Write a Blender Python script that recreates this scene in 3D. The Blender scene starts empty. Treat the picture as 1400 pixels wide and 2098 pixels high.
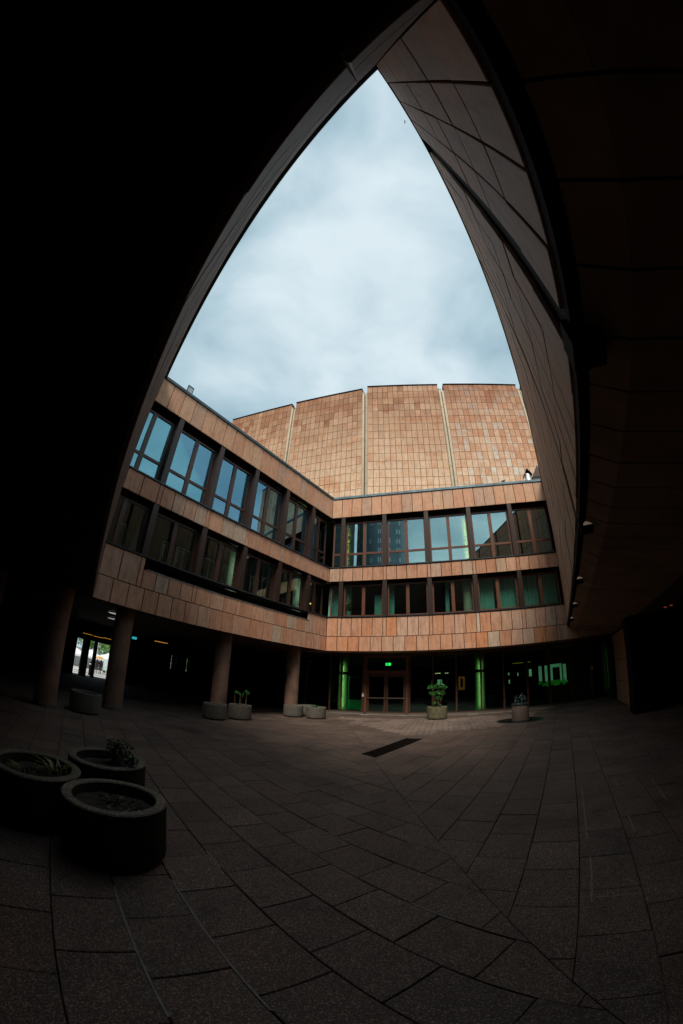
import bpy, bmesh, math, random
from mathutils import Vector, Matrix, noise
R = math.radians
random.seed(7)
sc = bpy.context.scene
COL = sc.collection

# ------------------------------------------------------------------ camera
CAMZ = 1.8
cd = bpy.data.cameras.new('camera'); cam = bpy.data.objects.new('camera', cd); COL.objects.link(cam)
cd.type = 'PANO'; cd.sensor_width = 36.0; cd.sensor_fit = 'AUTO'; cd.lens = 13.0
for holder in (cd,):
    try:
        holder.panorama_type = 'FISHEYE_LENS_POLYNOMIAL'
        holder.fisheye_fov = R(220)
        holder.fisheye_polynomial_k0 = 0.0
        holder.fisheye_polynomial_k1 = -0.07685829
        holder.fisheye_polynomial_k2 = -0.00011842288
        holder.fisheye_polynomial_k3 = 3.0871248e-05
        holder.fisheye_polynomial_k4 = -8.5256065e-07
        break
    except Exception as e:
        print('camera api', e)
cd.clip_start = 0.02; cd.clip_end = 2000
pi_, ro_ = R(25.8763), R(-2.4434)
def camdir(d):
    x, y, z = d
    c, s = math.cos(ro_), math.sin(ro_); x, z = c*x + s*z, -s*x + c*z
    c, s = math.cos(pi_), math.sin(pi_); return Vector((x, c*y - s*z, s*y + c*z))
rt, up, bk = camdir((1,0,0)), camdir((0,0,1)), -camdir((0,1,0))
M = Matrix((rt, up, bk)).transposed().to_4x4(); M.translation = (0, 0, CAMZ)
cam.matrix_world = M
sc.camera = cam

# ------------------------------------------------------------------ light
SUN_DIR = Vector((-0.20, -0.97, 1.34)).normalized()
w = bpy.data.worlds.new('World'); sc.world = w; w.use_nodes = True
wn, wl = w.node_tree.nodes, w.node_tree.links
wn.clear()
def WN(t, **k):
    n = wn.new(t)
    for a, b in k.items(): setattr(n, a, b)
    return n
sky = WN('ShaderNodeTexSky'); sky.sky_type = 'NISHITA'; sky.sun_disc = False
sky.sun_elevation = math.asin(SUN_DIR.z); sky.sun_rotation = math.atan2(SUN_DIR.x, SUN_DIR.y)
tc = WN('ShaderNodeTexCoord'); sep = WN('ShaderNodeSeparateXYZ'); wl.new(tc.outputs['Generated'], sep.inputs[0])
zz = WN('ShaderNodeMath', operation='MAXIMUM'); wl.new(sep.outputs[2], zz.inputs[0]); zz.inputs[1].default_value = 0.0
za = WN('ShaderNodeMath', operation='ADD'); wl.new(zz.outputs[0], za.inputs[0]); za.inputs[1].default_value = 0.35
dx = WN('ShaderNodeMath', operation='DIVIDE'); wl.new(sep.outputs[0], dx.inputs[0]); wl.new(za.outputs[0], dx.inputs[1])
dy = WN('ShaderNodeMath', operation='DIVIDE'); wl.new(sep.outputs[1], dy.inputs[0]); wl.new(za.outputs[0], dy.inputs[1])
cmb = WN('ShaderNodeCombineXYZ'); wl.new(dx.outputs[0], cmb.inputs[0]); wl.new(dy.outputs[0], cmb.inputs[1]); cmb.inputs[2].default_value = 3.3
n1 = WN('ShaderNodeTexNoise'); n1.inputs['Scale'].default_value = 2.9; n1.inputs['Detail'].default_value = 8; n1.inputs['Roughness'].default_value = 0.5; n1.inputs['Distortion'].default_value = 0.35
wl.new(cmb.outputs[0], n1.inputs['Vector'])
n2 = WN('ShaderNodeTexNoise'); n2.inputs['Scale'].default_value = 0.85; n2.inputs['Detail'].default_value = 3; n2.inputs['Distortion'].default_value = 0.2
wl.new(cmb.outputs[0], n2.inputs['Vector'])
mx = WN('ShaderNodeMath', operation='MULTIPLY_ADD'); wl.new(n1.outputs['Fac'], mx.inputs[0]); mx.inputs[1].default_value = 0.55
mm = WN('ShaderNodeMath', operation='MULTIPLY'); wl.new(n2.outputs['Fac'], mm.inputs[0]); mm.inputs[1].default_value = 0.45
wl.new(mm.outputs[0], mx.inputs[2])
cr = WN('ShaderNodeValToRGB'); wl.new(mx.outputs[0], cr.inputs[0])
e = cr.color_ramp.elements
e[0].position = 0.40; e[0].color = (0.195, 0.285, 0.335, 1)
e[1].position = 0.585; e[1].color = (0.45, 0.52, 0.55, 1)
q = e.new(0.48); q.color = (0.30, 0.395, 0.44, 1)
bg1 = WN('ShaderNodeBackground'); wl.new(sky.outputs[0], bg1.inputs[0]); bg1.inputs[1].default_value = 0.06
bg2 = WN('ShaderNodeBackground'); wl.new(cr.outputs[0], bg2.inputs[0]); bg2.inputs[1].default_value = 0.71
ms = WN('ShaderNodeMixShader'); ms.inputs[0].default_value = 0.9
wl.new(bg1.outputs[0], ms.inputs[1]); wl.new(bg2.outputs[0], ms.inputs[2])
wo = WN('ShaderNodeOutputWorld'); wl.new(ms.outputs[0], wo.inputs[0])

sl = bpy.data.lights.new('sun', 'SUN'); sl.energy = 1.5; sl.angle = R(20); sl.color = (1.0, 0.90, 0.76)
so = bpy.data.objects.new('sun', sl); COL.objects.link(so)
so.rotation_euler = SUN_DIR.to_track_quat('Z', 'Y').to_euler(); so.location = (0, -30, 60)

sc.view_settings.view_transform = 'Standard'; sc.view_settings.look = 'None'
sc.view_settings.gamma = 1; sc.view_settings.use_curve_mapping = False
sc.view_settings.exposure = 1.3
sc.render.engine = 'CYCLES'
sc.cycles.max_bounces = 10; sc.cycles.transparent_max_bounces = 16; sc.cycles.diffuse_bounces = 4
sc.cycles.use_denoising = True

# ------------------------------------------------------------------ helpers
def link(o, parent=None):
    COL.objects.link(o)
    if parent is not None: o.parent = parent
    return o
def thing(name, label, cat, loc=(0,0,0), rz=0, group=None, matrix=None):
    o = bpy.data.objects.new(name, None); o.empty_display_size = 0.2; COL.objects.link(o)
    o.location = loc; o.rotation_euler = (0, 0, rz)
    if label: o['label'] = label
    if cat: o['category'] = cat
    if group: o['group'] = group
    return o
def tag(o, label=None, cat=None, group=None, kind=None):
    if label: o['label'] = label
    if cat: o['category'] = cat
    if group: o['group'] = group
    if kind: o['kind'] = kind
    return o
class MB:
    def __init__(s): s.v = []; s.f = []; s.m = []
    def box(s, x0, x1, y0, y1, z0, z1, mi=0):
        b = len(s.v)
        s.v += [(x0,y0,z0),(x1,y0,z0),(x1,y1,z0),(x0,y1,z0),(x0,y0,z1),(x1,y0,z1),(x1,y1,z1),(x0,y1,z1)]
        s.f += [tuple(b+i for i in t) for t in ((0,3,2,1),(4,5,6,7),(0,1,5,4),(1,2,6,5),(2,3,7,6),(3,0,4,7))]
        s.m += [mi]*6; return s
    def quad(s, pts, mi=0):
        b = len(s.v); s.v += [tuple(p) for p in pts]; s.f.append(tuple(range(b, b+len(pts)))); s.m.append(mi); return s
    def prism(s, poly, z0, z1, mi=0, inset=0):
        n = len(poly); b = len(s.v)
        s.v += [(p[0],p[1],z0) for p in poly] + [(p[0],p[1],z1) for p in poly]
        s.f.append(tuple(b+n-1-i for i in range(n))); s.f.append(tuple(b+n+i for i in range(n)))
        for i in range(n): j = (i+1) % n; s.f.append((b+i, b+j, b+n+j, b+n+i))
        s.m += [mi]*(n+2); return s
    def lathe(s, prof, n=32, cx=0, cy=0, mi=0):
        b = len(s.v); k = len(prof)
        for (r, z) in prof:
            for i in range(n):
                a = 2*math.pi*i/n; s.v.append((cx+r*math.cos(a), cy+r*math.sin(a), z))
        for j in range(k-1):
            for i in range(n):
                i2 = (i+1) % n
                s.f.append((b+j*n+i, b+j*n+i2, b+(j+1)*n+i2, b+(j+1)*n+i)); s.m.append(mi)
        return s
    def tube(s, p0, p1, r, n=8, r1=None, mi=0):
        p0, p1 = Vector(p0), Vector(p1); d = (p1-p0).normalized()
        a = d.orthogonal().normalized(); c = d.cross(a); b = len(s.v); r1 = r if r1 is None else r1
        for p, rr in ((p0, r), (p1, r1)):
            for i in range(n):
                t = 2*math.pi*i/n; s.v.append(tuple(p + rr*(math.cos(t)*a + math.sin(t)*c)))
        for i in range(n):
            j = (i+1) % n; s.f.append((b+i, b+j, b+n+j, b+n+i)); s.m.append(mi)
        s.f.append(tuple(b+n-1-i for i in range(n))); s.f.append(tuple(b+n+i for i in range(n))); s.m += [mi]*2
        return s
    def mesh(s, name, mats, smooth=False):
        me = bpy.data.meshes.new(name); me.from_pydata(s.v, [], s.f)
        if not isinstance(mats, (list, tuple)): mats = [mats]
        for m in mats: me.materials.append(m)
        if len(mats) > 1:
            for p, i in zip(me.polygons, s.m): p.material_index = i
        if smooth:
            me.polygons.foreach_set('use_smooth', [True]*len(me.polygons))
            try: me.set_sharp_from_angle(angle=R(40))
            except Exception: pass
        me.update(); return me
    def build(s, name, mats, parent=None, smooth=False):
        o = bpy.data.objects.new(name, s.mesh(name, mats, smooth)); return link(o, parent)
def struct(o): o['kind'] = 'structure'; return o

# ------------------------------------------------------------------ materials
def newmat(name):
    m = bpy.data.materials.new(name); m.use_nodes = True
    nt = m.node_tree; nt.nodes.clear()
    out = nt.nodes.new('ShaderNodeOutputMaterial'); return m, nt, out
def N(nt, t, **k):
    n = nt.nodes.new(t)
    for a, b in k.items(): setattr(n, a, b)
    return n
def ramp(nt, stops, fac):
    r = N(nt, 'ShaderNodeValToRGB'); el = r.color_ramp.elements
    while len(el) > 1: el.remove(el[-1])
    el[0].position = stops[0][0]; el[0].color = (*stops[0][1], 1)
    for p, c in stops[1:]:
        x = el.new(p); x.color = (*c, 1)
    nt.links.new(fac, r.inputs[0]); return r
def noise_(nt, vec, scale, detail=4, rough=0.55, dist=0):
    n = N(nt, 'ShaderNodeTexNoise'); n.inputs['Scale'].default_value = scale; n.inputs['Detail'].default_value = detail
    n.inputs['Roughness'].default_value = rough; n.inputs['Distortion'].default_value = dist
    if vec is not None: nt.links.new(vec, n.inputs['Vector'])
    return n
def math_(nt, op, a, b=None, c=None, clamp=False):
    n = N(nt, 'ShaderNodeMath', operation=op); n.use_clamp = clamp
    for i, v in enumerate((a, b, c)):
        if v is None: continue
        if isinstance(v, (int, float)): n.inputs[i].default_value = v
        else: nt.links.new(v, n.inputs[i])
    return n.outputs[0]
def mixc(nt, mode, fac, a, b):
    n = N(nt, 'ShaderNodeMix', data_type='RGBA', blend_type=mode)
    for s_, v in ((0, fac), (6, a), (7, b)):
        if isinstance(v, (int, float)): n.inputs[s_].default_value = v
        elif isinstance(v, tuple): n.inputs[s_].default_value = (*v, 1)
        else: nt.links.new(v, n.inputs[s_])
    return n.outputs[2]
def piece_random(nt):
    oi = N(nt, 'ShaderNodeObjectInfo'); ge = N(nt, 'ShaderNodeNewGeometry')
    s = math_(nt, 'ADD', oi.outputs['Random'], ge.outputs['Random Per Island'])
    return math_(nt, 'FRACT', s), ge
def stone(name, stops, band=None, rows=None, speck=0.12, rough=0.75, streak=0.35, top_dirt=None, noiseamp=0.5, gain=1.0):
    """cladding stone: each piece its own tone, grain, weather streaks running down"""
    m, nt, out = newmat(name)
    rnd, ge = piece_random(nt)
    pos = ge.outputs['Position']
    # patches of similar quarry batches
    if rows:
        rm = N(nt, 'ShaderNodeMapping'); nt.links.new(pos, rm.inputs[0]); rm.inputs['Scale'].default_value = (0.22, 0.22, rows)
        lf = noise_(nt, rm.outputs[0], 1.0, 3, 0.5)
    else:
        lf = noise_(nt, pos, 0.28, 2)
    fac = math_(nt, 'ADD', math_(nt, 'MULTIPLY', rnd, 1-noiseamp), math_(nt, 'MULTIPLY', lf.outputs['Fac'], noiseamp))
    if rows: fac = math_(nt, 'ADD', math_(nt, 'MULTIPLY', math_(nt, 'SUBTRACT', fac, 0.5), 1.8), 0.5, clamp=True)
    col = ramp(nt, stops, fac).outputs[0]
    # offset per piece so the grain does not run through joints
    off = N(nt, 'ShaderNodeCombineXYZ'); nt.links.new(math_(nt, 'MULTIPLY', rnd, 37.0), off.inputs[0]); nt.links.new(math_(nt, 'MULTIPLY', rnd, 11.0), off.inputs[2])
    va = N(nt, 'ShaderNodeVectorMath', operation='ADD'); nt.links.new(pos, va.inputs[0]); nt.links.new(off.outputs[0], va.inputs[1])
    mp = N(nt, 'ShaderNodeMapping'); nt.links.new(va.outputs[0], mp.inputs[0]); mp.inputs['Scale'].default_value = (4.5, 4.5, 0.75)
    st = noise_(nt, mp.outputs[0], 1.6, 5, 0.6, 0.3)
    stc = ramp(nt, [(0.25, (0.60, 0.50, 0.44)), (0.5, (1, 1, 1)), (0.78, (1.12, 1.16, 1.18))], st.outputs['Fac']).outputs[0]
    col = mixc(nt, 'MULTIPLY', streak, col, stc)
    fn = noise_(nt, va.outputs[0], 45, 3, 0.7)
    fc = ramp(nt, [(0.3, (0.62, 0.6, 0.58)), (0.5, (1, 1, 1)), (0.72, (1.25, 1.22, 1.2))], fn.outputs['Fac']).outputs[0]
    col = mixc(nt, 'MULTIPLY', speck, col, fc)
    mn = noise_(nt, va.outputs[0], 5.5, 4, 0.6)
    mc = ramp(nt, [(0.3, (0.78, 0.70, 0.64)), (0.55, (1, 1, 1)), (0.75, (1.08, 1.08, 1.08))], mn.outputs['Fac']).outputs[0]
    col = mixc(nt, 'MULTIPLY', 0.55, col, mc)
    if top_dirt:
        z0, z1, dc = top_dirt
        sp = N(nt, 'ShaderNodeSeparateXYZ'); nt.links.new(pos, sp.inputs[0])
        g = N(nt, 'ShaderNodeMapRange'); g.inputs[1].default_value = z0; g.inputs[2].default_value = z1; g.inputs[3].default_value = 0; g.inputs[4].default_value = 1
        nt.links.new(sp.outputs[2], g.inputs[0])
        dn = noise_(nt, pos, 0.22, 3, 0.6)
        gg = math_(nt, 'MULTIPLY', g.outputs[0], math_(nt, 'ADD', math_(nt, 'MULTIPLY', dn.outputs['Fac'], 1.2), math_(nt, 'MULTIPLY', rnd, 0.5)), clamp=True)
        col = mixc(nt, 'MULTIPLY', gg, col, dc)
    b = N(nt, 'ShaderNodeBsdfPrincipled'); nt.links.new(col, b.inputs['Base Color']); b.inputs['Roughness'].default_value = rough
    b.inputs['Specular IOR Level'].default_value = 0.35
    bp = N(nt, 'ShaderNodeBump'); bp.inputs['Strength'].default_value = 0.12; bp.inputs['Distance'].default_value = 0.01
    nt.links.new(fn.outputs['Fac'], bp.inputs['Height']); nt.links.new(bp.outputs[0], b.inputs['Normal'])
    nt.links.new(b.outputs[0], out.inputs[0]); return m
def plain(name, col, rough=0.5, metal=0.0, var=0.15, scale=6, emit=None, es=0, spec=0.5, bump=0.0):
    m, nt, out = newmat(name)
    ge = N(nt, 'ShaderNodeNewGeometry'); n = noise_(nt, ge.outputs['Position'], scale, 5, 0.6)
    lo = tuple(c*(1-var) for c in col); hi = tuple(min(1, c*(1+var)) for c in col)
    c = ramp(nt, [(0.3, lo), (0.7, hi)], n.outputs['Fac']).outputs[0]
    b = N(nt, 'ShaderNodeBsdfPrincipled'); nt.links.new(c, b.inputs['Base Color']); b.inputs['Roughness'].default_value = rough
    b.inputs['Metallic'].default_value = metal; b.inputs['Specular IOR Level'].default_value = spec
    if emit: b.inputs['Emission Color'].default_value = (*emit, 1); b.inputs['Emission Strength'].default_value = es
    if bump:
        bp = N(nt, 'ShaderNodeBump'); bp.inputs['Strength'].default_value = bump; bp.inputs['Distance'].default_value = 0.02
        n2 = noise_(nt, ge.outputs['Position'], scale*6, 5, 0.7); nt.links.new(n2.outputs['Fac'], bp.inputs['Height']); nt.links.new(bp.outputs[0], b.inputs['Normal'])
    nt.links.new(b.outputs[0], out.inputs[0]); return m
def glass(name, trans, refl, base, amp, wobble=0.0):
    m, nt, out = newmat(name)
    t = N(nt, 'ShaderNodeBsdfTransparent'); t.inputs[0].default_value = (*trans, 1)
    g = N(nt, 'ShaderNodeBsdfGlossy'); g.inputs[0].default_value = (*refl, 1); g.inputs['Roughness'].default_value = 0.0
    lw = N(nt, 'ShaderNodeLayerWeight'); lw.inputs['Blend'].default_value = 0.35
    f = math_(nt, 'MULTIPLY_ADD', lw.outputs['Fresnel'], amp, base, clamp=True)
    if wobble:
        ge = N(nt, 'ShaderNodeNewGeometry'); rnd, _ = piece_random(nt)
        nn = noise_(nt, ge.outputs['Position'], 0.9, 1)
        bp = N(nt, 'ShaderNodeBump'); bp.inputs['Strength'].default_value = wobble; bp.inputs['Distance'].default_value = 0.05
        nt.links.new(nn.outputs['Fac'], bp.inputs['Height']); nt.links.new(bp.outputs[0], g.inputs['Normal'])
    mxs = N(nt, 'ShaderNodeMixShader'); nt.links.new(f, mxs.inputs[0]); nt.links.new(t.outputs[0], mxs.inputs[1]); nt.links.new(g.outputs[0], mxs.inputs[2])
    nt.links.new(mxs.outputs[0], out.inputs[0]); return m
def emis(name, col, st):
    m, nt, out = newmat(name)
    ge = N(nt, 'ShaderNodeNewGeometry'); n = noise_(nt, ge.outputs['Position'], 2.5, 4, 0.6)
    c = ramp(nt, [(0.3, tuple(x*0.7 for x in col)), (0.7, col)], n.outputs['Fac']).outputs[0]
    b = N(nt, 'ShaderNodeEmission'); nt.links.new(c, b.inputs[0]); b.inputs[1].default_value = st
    nt.links.new(b.outputs[0], out.inputs[0]); return m

FAC = [(0.0, (0.445, 0.203, 0.115)), (0.2, (0.509, 0.271, 0.169)), (0.38, (0.572, 0.329, 0.221)), (0.55, (0.509, 0.261, 0.160)), (0.7, (0.530, 0.329, 0.230)), (0.82, (0.466, 0.358, 0.275)), (1.0, (0.530, 0.251, 0.142))]
M_FA = stone('sandstone_cladding', FAC, noiseamp=0.20, streak=0.95, speck=0.4)
M_PAR = stone('sandstone_parapet', [(0.2, (0.615, 0.358, 0.230)), (0.4, (0.572, 0.290, 0.177)), (0.6, (0.636, 0.386, 0.239)), (0.8, (0.509, 0.319, 0.221))], noiseamp=0.35, streak=0.6, speck=0.3)
M_FB = stone('sandstone_weathered', [(0.1, (0.572, 0.251, 0.124)), (0.3, (0.551, 0.300, 0.195)), (0.5, (0.572, 0.386, 0.292)), (0.62, (0.551, 0.261, 0.142)), (0.78, (0.530, 0.434, 0.346)), (0.95, (0.530, 0.242, 0.133))], noiseamp=0.10, streak=1.0, speck=0.4)
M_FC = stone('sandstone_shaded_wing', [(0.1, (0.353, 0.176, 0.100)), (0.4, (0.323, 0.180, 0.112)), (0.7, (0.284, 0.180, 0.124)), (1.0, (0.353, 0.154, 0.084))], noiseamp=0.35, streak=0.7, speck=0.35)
M_FD = stone('sandstone_near_vignette', [(0.1, (0.125, 0.072, 0.046)), (0.5, (0.11, 0.075, 0.055)), (1.0, (0.12, 0.064, 0.042))], noiseamp=0.35, streak=0.7, speck=0.35)  # sandstone darkened for the near wing, vignette painted into its tones
M_HALL = stone('sandstone_hall', [(0.0, (0.54, 0.27, 0.15)), (0.25, (0.66, 0.39, 0.235)), (0.42, (0.73, 0.49, 0.325)), (0.7, (0.74, 0.54, 0.375)), (0.88, (0.68, 0.41, 0.25)), (1.0, (0.58, 0.29, 0.155))], noiseamp=0.76, rows=0.75, streak=0.7, speck=0.2, top_dirt=(17.0, 27.5, (0.440, 0.291, 0.214)))
M_HALL2 = stone('sandstone_hall_mixed', [(0.08, (0.58, 0.30, 0.17)), (0.3, (0.68, 0.44, 0.29)), (0.5, (0.74, 0.53, 0.375)), (0.62, (0.62, 0.36, 0.22)), (0.72, (0.71, 0.52, 0.38)), (0.86, (0.68, 0.64, 0.55)), (1.0, (0.64, 0.38, 0.235))], noiseamp=0.45, rows=0.75, streak=0.7, speck=0.2, top_dirt=(18.0, 28.5, (0.500, 0.330, 0.261)))
M_BACK = plain('dark_joint_backing', (0.022, 0.014, 0.011), 0.9, spec=0.1)
M_BACKH = plain('rusty_joint_backing', (0.045, 0.018, 0.010), 0.9, spec=0.1)
M_COPE = plain('verdigris_coping', (0.055, 0.085, 0.095), 0.45, 0.3, 0.35, 3)
M_COPEB = plain('patinated_zinc_coping', (0.10, 0.17, 0.20), 0.5, 0.2, 0.45, 2.5)
M_FRAME = plain('bronze_window_frame', (0.060, 0.028, 0.018), 0.4, 0.1, 0.25, 8)
M_FRAMEB = plain('reddish_bronze_frame', (0.13, 0.052, 0.030), 0.38, 0.1, 0.2, 8)
M_POST = plain('dark_bronze_post', (0.034, 0.019, 0.015), 0.4, 0.15, 0.25, 8)
M_SILL = plain('dark_metal_sill', (0.035, 0.042, 0.05), 0.4, 0.3, 0.4, 5)
M_DARK = plain('dark_recess', (0.012, 0.009, 0.008), 0.85, spec=0.03)
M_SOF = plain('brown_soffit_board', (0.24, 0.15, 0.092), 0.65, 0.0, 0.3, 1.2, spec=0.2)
M_SOFD = plain('dark_soffit', (0.09, 0.058, 0.038), 0.8, 0.0, 0.3, 1.2, spec=0.1)  # soffit brown darkened, lens falloff put into the colour
M_INT = plain('interior_wall', (0.05, 0.05, 0.045), 0.8, 0, 0.1)
M_INTF = plain('interior_floor', (0.035, 0.032, 0.028), 0.5, 0, 0.1)
M_COLM = plain('ribbed_stone_column', (0.17, 0.10, 0.07), 0.8, 0, 0.35, 2, bump=0.1)
M_COLI = plain('cream_interior_column', (0.66, 0.66, 0.50), 0.7, 0, 0.06)
M_GA = glass('tinted_window_glass', (0.50, 0.74, 0.48), (0.32, 0.66, 0.86), 0.40, 0.6, 0.03)
M_GB = glass('reflective_window_glass', (0.78, 0.92, 0.55), (0.66, 0.86, 0.93), 0.50, 0.6, 0.015)
M_GL = glass('lower_window_glass', (0.80, 0.92, 0.88), (0.55, 0.72, 0.74), 0.10, 0.5, 0.015)
M_GG = glass('green_shopfront_glass', (0.42, 0.74, 0.50), (0.5, 0.7, 0.75), 0.05, 0.55)
M_CONC = plain('aggregate_concrete', (0.10, 0.092, 0.078), 0.95, 0, 0.3, 14, bump=0.5)
M_MOSSC = plain('mossy_concrete', (0.105, 0.10, 0.055), 0.9, 0, 0.4, 7, bump=0.4)
M_SOIL = plain('planter_soil', (0.022, 0.016, 0.012), 0.95, 0, 0.4, 20, bump=0.5)
M_BRONZE = plain('green_bronze', (0.05, 0.085, 0.08), 0.35, 0.7, 0.4, 10)
M_PED = plain('pink_granite_pedestal', (0.25, 0.18, 0.15), 0.7, 0, 0.25, 12, bump=0.1)
M_BLACK = plain('black_polished_stone', (0.010, 0.012, 0.014), 0.25, 0, 0.2)
M_LEAF = plain('green_leaf', (0.03, 0.17, 0.025), 0.5, 0, 0.5, 9)
M_LEAFY = plain('yellow_green_leaf', (0.09, 0.10, 0.015), 0.5, 0, 0.4, 9)
M_LEAFD = plain('dark_leaf', (0.025, 0.055, 0.018), 0.5, 0, 0.4, 9)
M_STEM = plain('brown_stem', (0.14, 0.08, 0.04), 0.8)
M_DOWN = plain('cream_downpipe', (0.50, 0.42, 0.29), 0.45, 0, 0.12, 0.8)
M_RIB = plain('cream_reveal_strip', (0.52, 0.40, 0.28), 0.6, 0, 0.12, 0.8)
M_WHITE = plain('white_paint', (0.75, 0.76, 0.76), 0.5, 0, 0.05)
M_TEAL = plain('teal_curtain_cloth', (0.30, 0.66, 0.60), 0.8, 0, 0.12, 5)

# paving stone with exposed aggregate
def paving(name, stops):
    m, nt, out = newmat(name)
    rnd, ge = piece_random(nt); pos = ge.outputs['Position']
    col = ramp(nt, stops, rnd).outputs[0]
    vo = N(nt, 'ShaderNodeTexVoronoi'); vo.inputs['Scale'].default_value = 140; nt.links.new(pos, vo.inputs['Vector'])
    sepc = N(nt, 'ShaderNodeSeparateColor'); nt.links.new(vo.outputs['Color'], sepc.inputs[0])
    sc_ = ramp(nt, [(0.0, (0.40, 0.38, 0.37)), (0.5, (0.85, 0.82, 0.8)), (0.82, (1.3, 1.25, 1.2)), (0.93, (3.4, 3.2, 3.0))], sepc.outputs[0]).outputs[0]
    col = mixc(nt, 'MULTIPLY', 0.85, col, sc_)
    dn = noise_(nt, pos, 0.9, 7, 0.72, 0.8)
    dc = ramp(nt, [(0.32, (0.42, 0.40, 0.40)), (0.47, (0.9, 0.9, 0.9)), (0.55, (1.05, 1.04, 1.03)), (0.68, (1.4, 1.36, 1.32))], dn.outputs['Fac']).outputs[0]
    col = mixc(nt, 'MULTIPLY', 0.9, col, dc)
    b = N(nt, 'ShaderNodeBsdfPrincipled'); nt.links.new(col, b.inputs['Base Color'])
    rr = N(nt, 'ShaderNodeMapRange'); rr.inputs[3].default_value = 0.55; rr.inputs[4].default_value = 0.85; nt.links.new(dn.outputs['Fac'], rr.inputs[0]); nt.links.new(rr.outputs[0], b.inputs['Roughness'])
    b.inputs['Specular IOR Level'].default_value = 0.3
    bp = N(nt, 'ShaderNodeBump'); bp.inputs['Strength'].default_value = 0.35; bp.inputs['Distance'].default_value = 0.004
    nt.links.new(vo.outputs['Distance'], bp.inputs['Height']); nt.links.new(bp.outputs[0], b.inputs['Normal'])
    nt.links.new(b.outputs[0], out.inputs[0]); return m
M_PAVE = paving('aggregate_paving', [(0.0, (0.080, 0.054, 0.044)), (0.3, (0.092, 0.065, 0.054)), (0.6, (0.070, 0.052, 0.045)), (1.0, (0.098, 0.071, 0.059))])
M_PAVES = paving('small_paving_blocks', [(0.0, (0.135, 0.105, 0.09)), (0.5, (0.165, 0.13, 0.115)), (1.0, (0.12, 0.095, 0.085))])
M_BED = plain('dark_joint_sand', (0.042, 0.031, 0.026), 0.95, 0, 0.3, 20, spec=0.1)
M_LIME = plain('lime_mortar', (0.15, 0.145, 0.135), 0.9, 0, 0.3, 12)
M_ASPH = plain('asphalt', (0.16, 0.16, 0.16), 0.85, 0, 0.2, 0.6)
M_PLAZA = plain('pale_plaza_paving', (0.45, 0.44, 0.42), 0.6, 0, 0.25, 0.9)

# ------------------------------------------------------------------ plan of the courtyard (metres, camera above the origin)
AB = Vector((-0.5016, 18.8376)); BC = Vector((10.8232, 15.4719)); CDc = Vector((0.3132, -0.5353)); DA = Vector((-7.0285, 9.2104))
WALLS = {'A': (DA, AB), 'B': (AB, BC), 'C': (BC, CDc), 'D': (CDc, DA)}
def wall_axes(k):
    a, b = WALLS[k]; u = (b-a).normalized(); return a, b, u, Vector((-u.y, u.x)), (b-a).length
def P(k, s, off, z=0.0):
    a, b, u, n, L = wall_axes(k); p = a + u*s + n*off; return Vector((p.x, p.y, z))
def ang(k): a, b, u, n, L = wall_axes(k); return math.atan2(u.y, u.x)
# heights above the paving
ROOF, PH, S2, B2, S1, J, BOT = 11.8, 10.506, 7.629, 6.827, 4.983, 3.954, 3.213
DEPTH = {'A': 12.5, 'B': 7.0, 'C': 8.0, 'D': 8.0}
def ring_point(corner, offs):
    """mitred point at a corner: offs = (offset from first wall, offset from second wall)"""
    (k1, k2) = {'AB': ('A', 'B'), 'BC': ('B', 'C'), 'CD': ('C', 'D'), 'DA': ('D', 'A')}[corner]
    a1, _, u1, n1, _ = wall_axes(k1); a2, _, u2, n2, _ = wall_axes(k2)
    d1 = a1.dot(n1) + offs[0]; d2 = a2.dot(n2) + offs[1]
    det = n1.x*n2.y - n1.y*n2.x
    return Vector(((d1*n2.y - d2*n1.y)/det, (n1.x*d2 - n2.x*d1)/det))
ENDS = {'A': ('DA', 'AB'), 'B': ('AB', 'BC'), 'C': ('BC', 'CD'), 'D': ('CD', 'DA')}
def ring(k, o0, o1):
    """trapezoid of wing k between two offsets, in world xy; o0/o1 dicts or numbers"""
    def off(o, kk): return o[kk] if isinstance(o, dict) else o
    pts = []
    for c, o in ((ENDS[k][0], o0), (ENDS[k][1], o0), (ENDS[k][1], o1), (ENDS[k][0], o1)):
        k1, k2 = {'AB': ('A', 'B'), 'BC': ('B', 'C'), 'CD': ('C', 'D'), 'DA': ('D', 'A')}[c]
        pts.append(ring_point(c, (off(o, k1), off(o, k2))))
    return pts

LAB = {'A': 'left wing clad in brown sandstone, two window bands and columns under it',
       'B': 'rear wing facing the camera, sandstone over a glazed entrance lobby',
       'C': 'windowless tall right wing of sandstone slabs above a brown sloped soffit',
       'D': 'near wing overhead at the left, seen as a thin dark band against the sky'}
WING = {}
for k in 'ABCD':
    a, b, u, n, L = wall_axes(k)
    WING[k] = thing('building_wing', LAB[k], 'building', (a.x, a.y, 0), ang(k), 'wings round the courtyard')
def loc_(k, p):
    a, b, u, n, L = wall_axes(k); d = Vector((p[0], p[1])) - a; return (d.dot(u), d.dot(n))
def flat(k, poly, z0, z1, name, mat):
    return MB().prism([loc_(k, p) for p in poly], z0, z1).build(name, mat, WING[k])

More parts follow.
